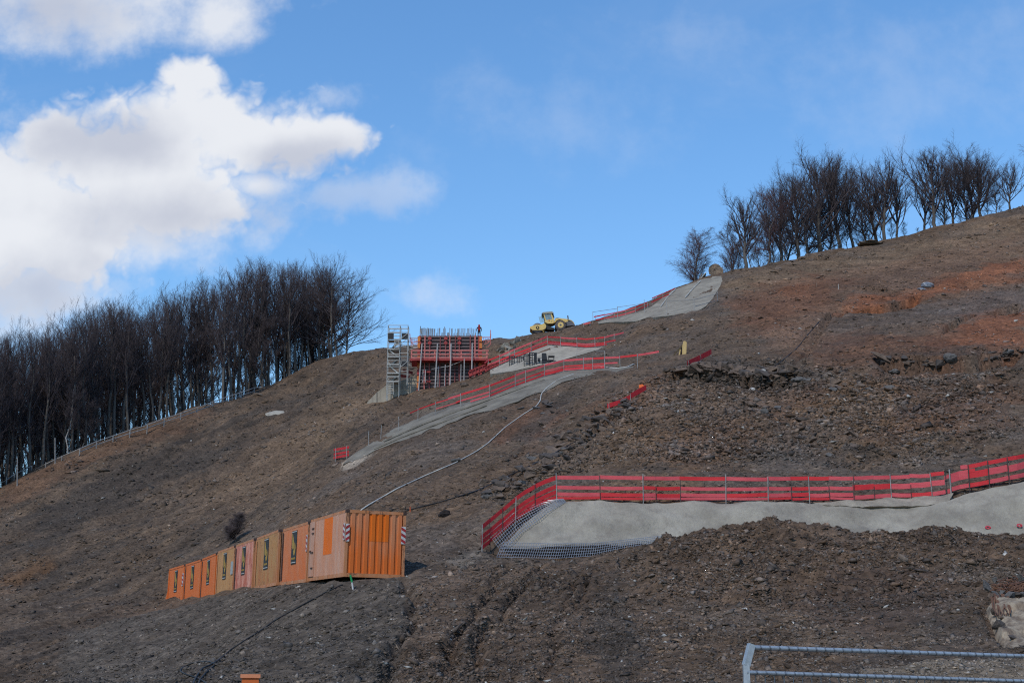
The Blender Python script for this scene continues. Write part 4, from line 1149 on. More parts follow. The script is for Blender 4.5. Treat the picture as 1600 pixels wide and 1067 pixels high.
for lb, a, b, sm, em, fm, _ in row:
    t, ln = container(lb, a, b, sm, em, fm, True, pitch=0.26 if sm is not mo else 0.4, depth=0.028 if sm is not mo else 0.012, z_drop=0.10)
    CONT.append((t, ln))
t, ln = CONT[0]; hazard(t, ('x', -0.006), 0.02, 0.26, 1.32, 2.02, 1)
t, ln = CONT[6]; hazard(t, ('x', -0.006), 0.02, 0.5, 1.2, 2.02, 1)
MB().span(-0.02, 0.03, ln - 0.12, ln + 0.5, -0.02, 0.62).prism([(ln - 0.1, 0.62), (ln + 0.5, 0.62), (ln - 0.1, 1.0)], 'x', -0.02, 0.03).build('skirt_plate', mo, t)
t, ln = CONT[3]; MB().span(-0.03, 0.0, 0.12, 0.75, 1.05, 1.75).build('vent_plate', plain('grey_plate', (0.33, 0.34, 0.33), (0.26, 0.27, 0.26), 0.6), t)

# ------------------------------------------------------------------ formwork of the pier
M_FRED = plain('formwork_red', (0.34, 0.04, 0.035), (0.24, 0.028, 0.026), 0.55, scale=3)
M_FPINK = plain('faded_formwork_red', (0.52, 0.17, 0.145), (0.42, 0.11, 0.095), 0.6, scale=3)
M_FDULL = plain('dull_formwork_red', (0.25, 0.065, 0.06), (0.17, 0.045, 0.045), 0.65, scale=3)
M_FDARK = plain('formwork_panel', (0.075, 0.052, 0.052), (0.038, 0.028, 0.028), 0.7, scale=2, stretch=(1, 1, 3))
M_WALER = plain('formwork_waler', (0.15, 0.105, 0.10), (0.095, 0.068, 0.066), 0.65, scale=3)
M_FORNG = plain('formwork_orange', (0.55, 0.19, 0.03), (0.42, 0.10, 0.03), 0.6, scale=4)
M_PROP = plain('prop_steel', (0.34, 0.32, 0.30), (0.23, 0.215, 0.20), 0.55, 0.25, 4)
M_BLUEBAR = plain('rebar_pale', (0.30, 0.31, 0.33), (0.14, 0.13, 0.13), 0.5, 0.4, 6)
FD = 175.0
class Plane:
    """local metres of a thing that stands upright at forward distance d, origin at a point of the photograph"""
    def __init__(s, px, py, d): s.o = at(px, py, d); s.d = d
    def __call__(s, px, py, y=0.0):
        p = at(px, py, s.d) - s.o
        return Vector((p.x, y, p.z))
def bar2(L_, a, b, w, mat, name, parent, y=0.0, h=None, y2=None):
    return MB().bar(L_(*a, y), L_(*b, y if y2 is None else y2), w, h).build(name, mat, parent)

fo = Plane(703, 600, FD)
fw = thing('pier_formwork', 'dark formwork of a bridge pier with red frames and bristling rebar on top', 'formwork', tuple(fo.o))
x0, x1 = fo(653.5, 560).x, fo(752.5, 560).x; zt, zb = fo(700, 524).z, fo(700, 612).z
MB().span(x0, x1, 0.25, 3.2, zb - 1.2, zt).build('formwork_box', M_FDARK, fw)
nw = 17
for k in range(nw):
    z = zb + (k + 0.6) * (zt - zb) / nw
    MB().span(x0 + 0.05, x1 - 0.05, 0.12, 0.245, z - 0.085, z + 0.085).build('waler', M_WALER, fw)
for px, w, m_ in ((655, 0.24, M_FRED), (663.5, 0.14, M_FPINK), (671, 0.18, M_FDULL), (687.5, 0.10, M_FDULL), (696, 0.17, M_FDULL), (702.5, 0.13, M_FPINK), (711, 0.10, M_FDULL), (717.5, 0.16, M_FDULL), (734.5, 0.14, M_FDULL), (742, 0.16, M_FPINK), (748, 0.14, M_FRED)):
    x = fo(px, 560).x
    MB().span(x - w / 2, x + w / 2, 0.0, 0.115, zb - 0.8, zt + random.uniform(-0.05, 0.12)).build('soldier_beam', m_, fw)
    if m_ in (M_FRED, M_FDULL) and w > 0.155:
        for py in (529, 536):
            z = fo(px, py).z; MB().span(x - 0.22, x + 0.22, -0.08, -0.005, z - 0.16, z + 0.16).build('clamp', M_FRED, fw)
for px in (654, 751):
    x = fo(px, 560).x
    for k in range(9):
        z0 = zb - 0.4 + k * (zt - zb + 0.4) / 9
        MB().span(x - 0.17, x + 0.17, -0.10, 0.22 if False else -0.012, z0, z0 + (zt - zb) / 9 * 0.86).build('edge_form', M_FORNG if k % 3 else M_FRED, fw)
px = 656.0
while px < 744.5:
    x = fo(px, 520).x; top = fo(px, 511.5 + random.uniform(-1.0, 0.8)).z + (0.28 if random.random() < 0.08 else 0)
    yb = random.choice((0.5, 0.6, 2.8))
    MB().tube([(x, yb, zt - 0.4), (x + random.gauss(0, 0.02), yb, top)], 0.042, 5).build('rebar', M_BLUEBAR if random.random() < 0.6 else M_REBAR, fw)
    px += random.uniform(1.1, 1.75)
for px in (657.5, 659):
    MB().bar(fo(px, 524, 0.5), fo(656.6, 508, 0.5), 0.07).build('rebar', M_REBAR, fw)
# working platform with three rails
pl = MB().span(fo(641, 566).x, fo(767, 566).x, -1.15, 0.0, fo(700, 566.5).z, fo(700, 563.8).z).build('platform_deck', M_FRED, fw)
for (a, b, py, w) in ((643.5, 764, 551.2, 0.15), (643.5, 764, 557.2, 0.14), (643.5, 762, 562.3, 0.16)):
    z = fo(700, py).z; MB().span(fo(a, 556).x, fo(b, 556).x, -1.2, -1.14, z - w / 2, z + w / 2).build('guard_board', M_FPINK, fw)
for px in (644, 680, 721, 761):
    x = fo(px, 556).x; MB().span(x - 0.09, x + 0.09, -1.14, -1.06, fo(px, 567).z, fo(px, 550).z).build('rail_post', M_FPINK, fw)
for px in (648, 757):
    x = fo(px, 567).x
    MB().prism([(-1.1, fo(px, 566.5).z - 0.01), (0.0, fo(px, 566.5).z - 0.01), (0.0, fo(px, 573).z)], 'x', x - 0.35, x + 0.35).build('bracket', M_FRED, fw)
for (pt, pb, w) in (((660.5, 541), (656, 602), 0.17), ((684.5, 541), (681.5, 598), 0.18), ((705.5, 540.5), (704.5, 594), 0.18), ((738.5, 540), (738, 578), 0.18), ((726, 565), (726, 590), 0.13), ((696.5, 574), (696, 595), 0.11), ((685.8, 576), (685.8, 596), 0.09), ((721, 573), (721, 588), 0.09)):
    a, b = fo(*pt, -1.3), fo(*pb, -2.2); b.z -= 1.2
    MB().tube([a, b], w / 2, 8).build('raking_prop', M_PROP, fw)
for a, b in (((675, 579), (700, 575)), ((700, 575), (725, 566))):
    bar2(fo, a, b, 0.06, M_PROP, 'tie_rod', fw, -0.9)
for py in (582, 597):
    bar2(fo, (661, py), (673, py), 0.18, M_FRED, 'cross_beam', fw, -0.3)
# side brackets at the top
for sgn, pts in ((-1, [(653, 527), (640.5, 527), (653, 536.5), (646, 537), (640, 531), (640, 520)]), (1, [(752, 525.5), (766, 525.5), (753, 537), (762, 534.5), (766.5, 529.5), (766.5, 514)])):
    a, b, c, d_, e, f = [fo(*q, 0.5) for q in pts]
    m_ = MB()
    for p, q in ((a, b), (c, d_), (d_, e), (e, b), (b, f)): m_.bar(p, q, 0.09)
    for k in range(1, 4):
        p = a.lerp(b, k / 4); m_.bar(p, Vector((p.x, p.y, c.lerp(d_, min(1, k / 3)).z)), 0.05)
    m_.bar(a.lerp(c, 0.5), b.lerp(e, 0.4), 0.05)
    for yy in (2.0,):
        for p, q in ((a, b), (c, d_), (d_, e), (e, b), (b, f)): m_.bar(p + Vector((0, yy, 0)), q + Vector((0, yy, 0)), 0.09)
    m_.build('side_bracket', M_FPINK, fw)
la = MB()
for s in (-0.16, 0.16): la.bar(fo(663.5, 601.5, -1.5) + Vector((s, 0, 0)), fo(663.5, 579, -0.7) + Vector((s, 0, 0)), 0.06)
for k in range(8):
    p = fo(663.5, 601.5, -1.5).lerp(fo(663.5, 579, -0.7), (k + 0.5) / 8); la.bar(p - Vector((0.16, 0, 0)), p + Vector((0.16, 0, 0)), 0.045)
lad = la.build('ladder', M_PROP); lad.location = fo.o; tag(lad, 'small grey ladder leaning on the foot of the dark formwork', 'ladder')

# red steel girders lying right of the formwork and left of it
def girder(a, b, w, label, py_d, mat=M_FRED):
    p0, p1 = at(*a, py_d), at(*b, py_d)
    o = thing('steel_girder', label, 'girder', tuple((p0 + p1) / 2), group='red girders beside the formwork'); c = (p0 + p1) / 2
    q0, q1 = p0 - c, p1 - c
    for dz in (-w / 2, w / 2): MB().bar(q0 + Vector((0, 0, dz)), q1 + Vector((0, 0, dz)), w * 0.7, w * 0.14).build('flange', mat, o)
    MB().bar(q0, q1, w * 0.2, w * 0.86).build('web', mat, o)
    for k in range(1, 5):
        q = q0.lerp(q1, k / 5); MB().bar(q - Vector((0, w * 0.3, w * 0.42)), q + Vector((0, -w * 0.3, w * 0.42)), w * 0.09).build('stiffener', mat, o)
girder((732.5, 585), (759, 574), 0.62, 'dark red girder leaning at the right foot of the formwork, the longest one', 171.5)
girder((734, 580.5), (757, 572), 0.35, 'slim dark red girder resting just above the longest one by the formwork', 172.5)
girder((757.5, 578), (769, 572), 0.55, 'middle short red girder between the longest girder and the black frames', 171)
girder((768.5, 572.5), (779, 568.5), 0.45, 'short dark red girder nearest to the black frames', 170)
girder((629.5, 578.5), (645, 583), 0.28, 'dark red beam lying behind the scaffold stair tower, the upper one', 177)
girder((626, 587), (640, 589), 0.28, 'dark red beam lying behind the scaffold stair tower, the lower one', 176.5)

# ------------------------------------------------------------------ scaffold stair tower
so = Plane(614.5, 614, 173.5)
st = thing('scaffold_stair_tower', 'tall grey scaffold stair tower left of the dark formwork', 'scaffolding', tuple(so.o))
M_SCAF = plain('scaffold_steel', (0.40, 0.38, 0.34), (0.28, 0.27, 0.25), 0.5, 0.35, 4)
M_PANELB = plain('black_scaffold_panel', (0.02, 0.02, 0.022), (0.014, 0.014, 0.016), 0.6)
X = lambda px: so(px, 560).x
Z = lambda py: so(614.5, py).z
DEEP = 1.5
for px, yb in ((605.4, 616), (624.2, 611), (636.6, 592)):
    for y in (0.0, DEEP):
        MB().tube([(X(px), y, Z(yb) - 0.8), (X(px), y, Z(508))], 0.055, 6).build('standard', M_SCAF, st)
for py in (508.4, 514.5, 520.5, 530, 538, 545.7, 553.5, 557.2, 563, 569.5, 573, 583, 588.5, 596):
    for y in (0.0, DEEP):
        if y and py in (538, 553.5, 573): continue
        MB().bar((X(605.4), y - 0.02, Z(py)), (X(624.2), y - 0.02, Z(py)), 0.13 if py in (545.7, 557.2, 569.5, 583, 588.5, 596) else 0.075).build('ledger', M_SCAF, st)
for py in (508.4, 514.5, 530, 538, 551.5, 557.2, 563.5, 580):
    for y in (0.0, DEEP): MB().bar((X(624.2), y - 0.02, Z(py)), (X(636.6), y - 0.02, Z(py)), 0.06).build('ledger', M_SCAF, st)
for px in (605.4, 624.2, 636.6):
    for py in (508.4, 530, 545.7, 557.2, 569.5, 583, 596):
        if px > 630 and py > 575: continue
        MB().bar((X(px), 0, Z(py)), (X(px), DEEP, Z(py)), 0.055).build('transom', M_SCAF, st)
for a, b in (((605.6, 520.7), (614.6, 529.7)), ((627, 520.7), (636.4, 529.7)), ((627, 564.2), (636.4, 573))):
    MB().span(X(a[0]), X(b[0]), -0.10, -0.055, Z(b[1]), Z(a[1])).build('toe_panel', M_PANELB, st)
for a, b in (((627, 529), (637, 521.5)), ((625.5, 537.5), (636.6, 530)), ((627, 573), (637, 565)), ((624.6, 580), (627, 566))):
    bar2(so, a, b, 0.07, M_SCAF, 'brace', st, -0.13)
for py in (530.6, 546.6, 558, 570.4, 583.6, 596.6):
    MB().span(X(605.4) + 0.05, X(624.2) - 0.05, 0.06, DEEP - 0.06, Z(py) - 0.07, Z(py) - 0.03).build('landing', M_SCAF, st)
def stair(a, b, y, n):
    f = MB(); w = 0.62
    p, q = so(*a, y), so(*b, y)
    t = thing_part('stair_flight', st)
    for s in (0, w):
        MB().bar(p + Vector((0, s, 0)), q + Vector((0, s, 0)), 0.05, 0.14).build('stringer', M_SCAF, t)
    for k in range(n):
        c = p.lerp(q, (k + 0.5) / n); MB().box(c + Vector((0, w / 2, 0)), (0.24, w - 0.06, 0.035)).build('step', M_SCAF, t)
def thing_part(name, parent):
    o = bpy.data.objects.new(name, None); COL.objects.link(o); o.parent = parent; return o
lv = [596, 583.2, 570, 557.6, 546, 530]
for k in range(5):
    a, b = (607, lv[k]), (622.5, lv[k + 1])
    if k % 2: a, b = (622.5, lv[k]), (607, lv[k + 1])
    stair(a, b, 0.12 if k % 2 else 0.78, 9)
lr = MB()
for px in (606.3, 614.6): lr.bar(so(px, 617, -0.15), so(px, 596, -0.15), 0.07)
for k in range(7):
    z = Z(598) + (Z(616) - Z(598)) * k / 6.5; lr.bar((X(606.3), -0.15, z), (X(614.6), -0.15, z), 0.07)
lr.build('ladder', M_SCAF, st)
lr = MB()
for px in (616.2, 623.2): lr.bar(so(px, 546, -0.16), so(px, 530, -0.16), 0.05)
for k in range(8):
    z = Z(531.5) + (Z(545.5) - Z(531.5)) * k / 7; lr.bar((X(616.2), -0.16, z), (X(623.2), -0.16, z), 0.06)
lr.build('ladder', M_SCAF, st)
gw = MB().bar(so(625, 538, 0.4), so(653, 541.5, 0.4), 0.12, 0.10).bar(so(638, 545, 0.4), so(652, 541.5, 0.4), 0.06).bar(so(638, 527, 0.5), so(653, 527, 0.5), 0.05).bar(so(638, 532, 0.5), so(646, 538, 0.5), 0.05)
gw.build('gangway', M_SCAF, st)
for a, b in (((645, 586), (637, 607)), ((648, 585), (640, 606)), ((622, 606), (637, 607.5))):
    pass

# ------------------------------------------------------------------ worker on top of the formwork
M_CLOTH = plain('dark_work_clothes', (0.035, 0.022, 0.025), (0.02, 0.015, 0.018), 0.9, scale=8)
M_HOOD = plain('red_hood', (0.32, 0.025, 0.025), (0.22, 0.018, 0.018), 0.75, scale=8)
M_SKIN = plain('skin', (0.45, 0.24, 0.17), (0.38, 0.19, 0.13), 0.6, scale=10)
def skinned(name, joints, edges, mat, parent, root=0, sub=2):
    me = bpy.data.meshes.new(name); me.from_pydata([j[0] for j in joints], edges, []); me.materials.append(mat)
    o = link(name, me, parent)
    o.modifiers.new('skin', 'SKIN'); sk = me.skin_vertices[0]
    for i, j in enumerate(joints):
        r = j[1]; sk.data[i].radius = r if isinstance(r, tuple) else (r, r)
    sk.data[root].use_root = True
    m_ = o.modifiers.new('sub', 'SUBSURF'); m_.levels = sub; m_.render_levels = sub
    return o
deck = fo.o.z + zt
wpos = at(748.6, 521, FD + 1.3)
wk = thing('person', 'person in red hood and dark jacket standing on the formwork', 'person', (wpos.x, FD + 1.2, deck - 0.02))
body = skinned('body', [((0, 0, 0.92), (0.17, 0.13)), ((0, 0, 1.15), (0.17, 0.12)), ((0, 0.01, 1.36), (0.20, 0.13)), ((0, 0, 1.48), (0.08, 0.08)), ((0, -0.02, 1.56), (0.07, 0.075)),
                        ((-0.10, 0, 0.86), 0.105), ((-0.13, -0.02, 0.48), 0.075), ((-0.15, 0.02, 0.09), 0.052), ((-0.16, -0.14, 0.04), 0.045),
                        ((0.10, 0, 0.86), 0.105), ((0.13, -0.02, 0.48), 0.075), ((0.15, 0.03, 0.09), 0.052), ((0.17, -0.13, 0.04), 0.045),
                        ((-0.23, 0, 1.40), 0.075), ((-0.31, 0.02, 1.12), 0.055), ((-0.29, -0.12, 0.90), 0.042), ((-0.28, -0.16, 0.80), 0.04),
                        ((0.23, 0, 1.40), 0.075), ((0.31, 0.02, 1.12), 0.055), ((0.28, -0.12, 0.90), 0.042), ((0.27, -0.16, 0.80), 0.04)],
               [(0, 1), (1, 2), (2, 3), (3, 4), (0, 5), (5, 6), (6, 7), (7, 8), (0, 9), (9, 10), (10, 11), (11, 12), (2, 13), (13, 14), (14, 15), (15, 16), (2, 17), (17, 18), (18, 19), (19, 20)], M_CLOTH, wk)
hd = MB().disc_ring((0, -0.03, 1.53), 'z', [(0.05, 0), (0.085, 0.05), (0.095, 0.12), (0.09, 0.19), (0.05, 0.25)], 14)
hd.box((0, -0.13, 1.655), (0.03, 0.04, 0.05))
hd.build('head', M_SKIN, wk, True)
hm = MB().disc_ring((0, 0.0, 1.47), 'z', [(0.17, 0), (0.13, 0.06), (0.125, 0.16), (0.125, 0.24), (0.09, 0.31), (0.03, 0.34)], 16)
hm.build('hood', M_HOOD, wk, True)
MB().prism([(-0.13, 1.42), (0.13, 1.42), (0.11, 1.0), (-0.11, 1.0)], 'y', -0.165, -0.135).build('vest_front', M_HOOD, wk)

# ------------------------------------------------------------------ roller
M_YEL = plain('roller_yellow', (0.66, 0.46, 0.15), (0.54, 0.36, 0.12), 0.5, scale=2.5)
M_TYRE = plain('dusty_tyre', (0.13, 0.105, 0.095), (0.075, 0.062, 0.058), 0.9, scale=5)
M_BLACK = plain('black_machine_parts', (0.03, 0.028, 0.028), (0.018, 0.018, 0.018), 0.6)
M_GREYM = plain('grey_machine_parts', (0.13, 0.12, 0.125), (0.08, 0.075, 0.08), 0.6)
M_ROOF = plain('cab_roof', (0.30, 0.27, 0.20), (0.24, 0.22, 0.17), 0.6)
M_GLASS, _N_, _L_, _P_ = nodes_of('cab_glass')
_P_.inputs['Base Color'].default_value = (0.55, 0.66, 0.66, 1); _P_.inputs['Roughness'].default_value = 0.05; _P_.inputs['Transmission Weight'].default_value = 0.75
rw = at(876, 507.8, 192); rd = at(840, 512, 192)
tilt = math.atan2(rw.z - rd.z, rw.x - rd.x)
wb = math.hypot(rw.z - rd.z, rw.x - rd.x)
gz = ground(rw.x, rw.y)
ro = thing('road_roller', 'yellow single drum road roller parked on the crest of the hill', 'roller', (rd.x, 192, rd.z), (0, -tilt, 0))
# local: x from drum axle (0) to rear axle (wb), z up, y away
k = wb / 36.0                      # metres per photograph pixel along the machine
def rp(pts): return [((a - 840) * k, (512 - b) * k + (a - 840) * k * (-4.2 / 36.0) * 0.98) for a, b in pts]
DR = 0.74
MB().disc_ring((0, 0.15, 0), 'y', [(DR - 0.03, 0), (DR, 0.03), (DR, 1.97), (DR - 0.03, 2.0)], 36).build('drum', M_GREYM, ro, True)
for y0, y1 in ((0.0, 0.12), (2.2, 2.32)):
    fr = MB().prism(rp([(829.5, 510), (835, 507.8), (845, 507.2), (852, 504.5), (853.5, 509), (852, 513.5), (846, 515.8), (832, 515.8), (829, 513)]), 'y', y0, y1).build('drum_frame', M_YEL, ro)
    MB().disc_ring((0, y0 - 0.04 if y0 < 1 else y1 - 0.02, 0), 'y', [(0.24, 0), (0.24, 0.06)], 20).build('drum_hub', M_BLACK, fr)
    MB().disc_ring((0, y0 - 0.06 if y0 < 1 else y1 + 0.0, 0), 'y', [(0.10, 0), (0.10, 0.07)], 14).build('hub_cap', M_YEL, fr)
z_ = rp([(831, 511)])[0]
MB().span(z_[0] - 0.22, z_[0] + 0.05, 0.12, 2.2, z_[1] - 0.15, z_[1] + 0.15).build('front_cross_beam', M_YEL, ro)
MB().prism(rp([(850, 505), (856, 506), (862, 509.5), (866, 511), (866, 514), (852, 513.5)]), 'y', 0.5, 1.8).build('articulation', M_BLACK, ro)
for y0, y1 in ((-0.05, 0.45), (1.87, 2.37)):
    w = MB().disc_ring((wb, y0, 0), 'y', [(0.50, 0), (0.70, 0.02), (0.78, 0.10), (0.78, 0.40), (0.70, 0.48), (0.50, 0.5)], 36).build('wheel', M_TYRE, ro, True)
    lug = MB()
    for j in range(18):
        a = j * math.pi / 9
        lug.box((wb + math.cos(a) * 0.785, y0 + 0.25, math.sin(a) * 0.785), (0.05, 0.42, 0.10), Matrix.Rotation(-a, 3, 'Y'))
    lug.build('tread_lugs', M_TYRE, w)
    MB().disc_ring((wb, y0 - 0.01 if y0 < 1 else y1 - 0.05, 0), 'y', [(0.42, 0), (0.40, 0.05), (0.2, 0.06)], 24).build('rim', M_YEL, w)
    MB().disc_ring((wb, y0 - 0.03 if y0 < 1 else y1 - 0.02, 0), 'y', [(0.15, 0), (0.13, 0.06)], 14).build('axle_hub', M_GREYM, w)
MB().prism(rp([(868.5, 497), (876, 496), (887, 497.2), (894, 499), (897.5, 503), (898, 508), (886, 506), (884, 502), (878, 499), (872, 500), (868.5, 504)]), 'y', 0.30, 2.05).build('hood', M_YEL, ro)
MB().prism(rp([(868.5, 497.8), (876, 496.6), (883, 499.5), (885.5, 504), (883.2, 503.6), (880, 500.6), (875.5, 499), (871, 500.4), (868, 504)]), 'y', -0.08, 0.29).build('mudguard', M_YEL, ro)
MB().prism(rp([(887.5, 498.6), (892.5, 499.6), (893, 502.5), (889, 502)]), 'y', 0.27, 0.295).build('air_grille', M_BLACK, ro)
MB().prism(rp([(884.5, 502.5), (894, 500.5), (898.5, 507.5), (885, 509)]), 'y', 0.20, 2.15).build('rear_chassis', M_GREYM, ro)
MB().prism(rp([(870, 495.3), (874.5, 494.8), (874.8, 496.4), (869.8, 497)]), 'y', 0.4, 1.6).build('air_filter', M_BLACK, ro)
ex = rp([(889.5, 490.2), (889.5, 498)])
MB().tube([(ex[1][0], 0.8, ex[1][1]), (ex[0][0], 0.8, ex[0][1])], 0.09, 10).build('exhaust', M_GREYM, ro)
cab = MB().prism(rp([(851.5, 501.5), (855, 499), (867, 497.5), (868, 503), (864, 504.5), (856.5, 504.5)]), 'y', 0.25, 1.95).build('cab_base', M_YEL, ro)
rf = MB().prism(rp([(849.2, 488.2), (852, 486.3), (865, 485.2), (867.6, 486.5), (867.6, 488.2), (850, 489.4)]), 'y', 0.18, 2.02).build('cab_roof', M_ROOF, ro)
for pts in ([(852, 489), (853.3, 489), (854.8, 499.6), (853, 500.2)], [(862.8, 488.4), (864.6, 488.2), (867, 497.6), (864.6, 498.4)], [(865.8, 488), (867.4, 488), (868.2, 494.6), (867, 497)]):
    for y0, y1 in ((0.26, 0.36), (1.84, 1.94)): MB().prism(rp(pts), 'y', y0, y1).build('cab_pillar', M_YEL if pts[0][0] != 865.8 else M_BLACK, ro)
MB().prism(rp([(853.6, 489.4), (862.8, 488.7), (864.4, 497.8), (855, 499.2)]), 'y', 0.29, 0.31).build('side_window', M_GLASS, ro)
MB().prism(rp([(853.6, 489.4), (862.8, 488.7), (864.4, 497.8), (855, 499.2)]), 'y', 1.89, 1.91).build('side_window', M_GLASS, ro)
q = rp([(852.2, 489.4), (853.4, 499.6)])
MB().bar((q[0][0], 1.1, q[0][1]), (q[1][0], 1.1, q[1][1]), 1.46, 0.015).build('windscreen', M_GLASS, ro)
q = rp([(858, 496), (861, 499.5)])
MB().prism(rp([(857, 496.5), (861.5, 496), (861.5, 499), (857, 499.3)]), 'y', 0.8, 1.4).prism(rp([(860.3, 491), (861.8, 491), (862.2, 497), (860.6, 497)]), 'y', 0.8, 1.4).build('seat', M_BLACK, ro)
for px, py in ((850, 489.5), (849.8, 495)):
    q = rp([(px, py)])[0]; MB().box((q[0], 0.2, q[1]), (0.10, 0.16, 0.26)).build('mirror' if py < 492 else 'work_light', M_BLACK, ro)
q = rp([(859.5, 499.8), (862.5, 501.3)])
MB().disc_ring((q[0][0], 0.232, q[0][1]), 'y', [(0.11, 0), (0.11, 0.02)], 14).build('emblem', M_FORNG, cab)
MB().disc_ring((q[1][0], 0.232, q[1][1]), 'y', [(0.06, 0), (0.06, 0.02)], 12).build('filler_cap', M_BLACK, cab)

# ------------------------------------------------------------------ black frames before the upper wall
M_BLKF = plain('black_steel_frame', (0.022, 0.022, 0.026), (0.012, 0.012, 0.014), 0.55)
def open_frame(px0, py0, w, h, dpt, d, label, rot=0.0, kind='frame'):
    d = hit(px0, py0).y - 2.6; p = at(px0, py0, d); p.z = max(p.z, ground(p.x, p.y)); t = thing('black_trestle', label, 'frame', tuple(p), (0, 0, rot), 'black steel frames stacked before the upper wall')
    for x in (0, w):
        for y in (0, dpt): MB().span(x - 0.045, x + 0.045, y - 0.045, y + 0.045, -0.6, h).build('leg', M_BLKF, t)
    for x in (w * 0.36, w * 0.68): MB().span(x - 0.04, x + 0.04, -0.03, 0.05, -0.5, h).build('post', M_BLKF, t)
    for y in (0, dpt): MB().bar((-0.1, y, h + 0.05), (w + 0.1, y, h + 0.05), 0.10).build('rail', M_BLKF, t)
    for x in (0, w): MB().bar((x, 0, h + 0.05), (x, dpt, h + 0.05), 0.09).build('rail', M_BLKF, t)
    MB().bar((0, 0, h * 0.45), (w, 0, h * 0.42), 0.06).build('brace', M_BLKF, t); MB().bar((0, dpt, h * 0.5), (w, dpt, h * 0.4), 0.06).build('brace', M_BLKF, t)
    if kind == 'slab': MB().span(w * 0.72, w, -0.02, 0.06, 0.0, h).build('side_plate', M_BLKF, t)
    return t
open_frame(785, 570, 0.82, 0.95, 0.7, 163, 'black open steel frame at the left end, tallest and emptiest of the row', kind='slab')
open_frame(796, 568, 0.60, 0.85, 0.8, 162.5, 'narrow black steel frame second from the left before the pale wall')
open_frame(808, 567.5, 0.72, 0.75, 0.8, 162, 'low greyish steel frame in the middle of the row before the pale wall')
open_frame(819, 566.5, 0.62, 0.9, 0.9, 161.5, 'black steel frame in the row, with a slatted top, beside the last one')
open_frame(828, 565.5, 0.75, 1.0, 0.9, 161, 'black steel frame at the right end of the row, leaning on its neighbour', 0.1, 'slab')
def on(px, py):
    p = at(px, py, hit(px, py).y - 2.4); p.z = max(p.z, ground(p.x, p.y)); return p
bx = MB().span(0, 0.55, 0, 0.5, -0.1, 0.22).build('low_trestle', M_BLKF); bx.location = on(840, 562.2); tag(bx, 'flat low black trestle between the row of frames and the black chair-like frame', 'trestle')
ch = thing('black_seat_frame', 'black chair-like frame with a tall solid back before the pale wall', 'frame', tuple(on(846.5, 563)))
MB().prism([(0, 0), (0.62, 0), (0.52, 0.85), (0.0, 0.85)], 'y', 0, 0.08).build('back_plate', M_BLKF, ch)
MB().span(0.02, 1.3, 0.0, 0.5, -0.5, 0.06).build('base', M_BLKF, ch)
tb = thing('black_table', 'small black table-like frame at the right of the chair-like frame', 'frame', tuple(on(857.5, 562.5)))
for x in (0, 0.58):
    for y in (0, 0.5): MB().span(x - 0.035, x + 0.035, y - 0.035, y + 0.035, -0.5, 0.42).build('leg', M_BLKF, tb)
MB().span(-0.06, 0.66, -0.05, 0.55, 0.42, 0.5).build('table_top', M_BLKF, tb)
wb_ = MB().span(0, 0.14, 0, 0.14, -0.1, 0.2).build('white_bucket', plain('white_plastic', (0.55, 0.54, 0.52))); wb_.location = on(844.5, 562.5); tag(wb_, 'tiny white bucket left of the black chair-like frame', 'bucket')

# ------------------------------------------------------------------ cable drum and panel on the crest
M_WOOD = plain('weathered_wood', (0.26, 0.19, 0.13), (0.16, 0.115, 0.085), 0.85, scale=3, stretch=(1, 1, 6))
M_WOODN = plain('fresh_wood', (0.55, 0.40, 0.17), (0.42, 0.28, 0.11), 0.7, scale=3, stretch=(6, 6, 1))
dc = at(1118.5, 423.6, 203)
dr = thing('cable_drum', 'big wooden cable drum standing on the crest before the bare trees', 'cable drum', tuple(dc), (0, 0, -0.42))
for y in (-0.55, 0.55):
    fl_ = MB().disc_ring((0, y - 0.04, 0), 'y', [(0.96, 0), (0.98, 0.02), (0.98, 0.07), (0.96, 0.08)], 40).build('flange', M_WOOD, dr)
    pk = MB()
    for j in range(5): pk.box((-0.72 + j * 0.36, y - 0.055 if y < 0 else y + 0.055, 0), (0.32, 0.03, 1.2 + 0.5 * (1 - abs(j - 2) / 2)))
    pk.build('plank_face', M_WOOD, fl_)
    MB().disc_ring((0, y - 0.085 if y < 0 else y + 0.075, 0), 'y', [(0.13, 0), (0.13, 0.02)], 16).build('bore_plate', M_DKSTEEL, fl_)
MB().disc_ring((0, -0.51, 0), 'y', [(0.55, 0), (0.55, 1.02)], 28).build('core', M_WOOD, dr, True)
for o_ in (dr,): o_.location.z = max(o_.location.z, ground(dc.x, dc.y) + 0.93)
pn = thing('leaning_panel', 'dark boarded panel leaning on a pale batten left of the cable drum', 'panel', tuple(at(1094, 435, 197)), (0, 0, 0.1))
MB().prism([(0, -0.2), (0.9, 0.45), (0.95, 0.95), (0.55, 0.75)], 'y', 0.1, 0.2).build('board', plain('dark_board', (0.04, 0.035, 0.03)), pn)
MB().bar((-0.45, 0, -0.55), (0.95, 0, 0.98), 0.13, 0.1).build('batten', plain('pale_batten', (0.48, 0.44, 0.36), (0.36, 0.33, 0.27), 0.8), pn)
MB().bar((-0.2, 0, -0.1), (0.3, 0, 0.72), 0.1, 0.1).build('batten', M_WOOD, pn)

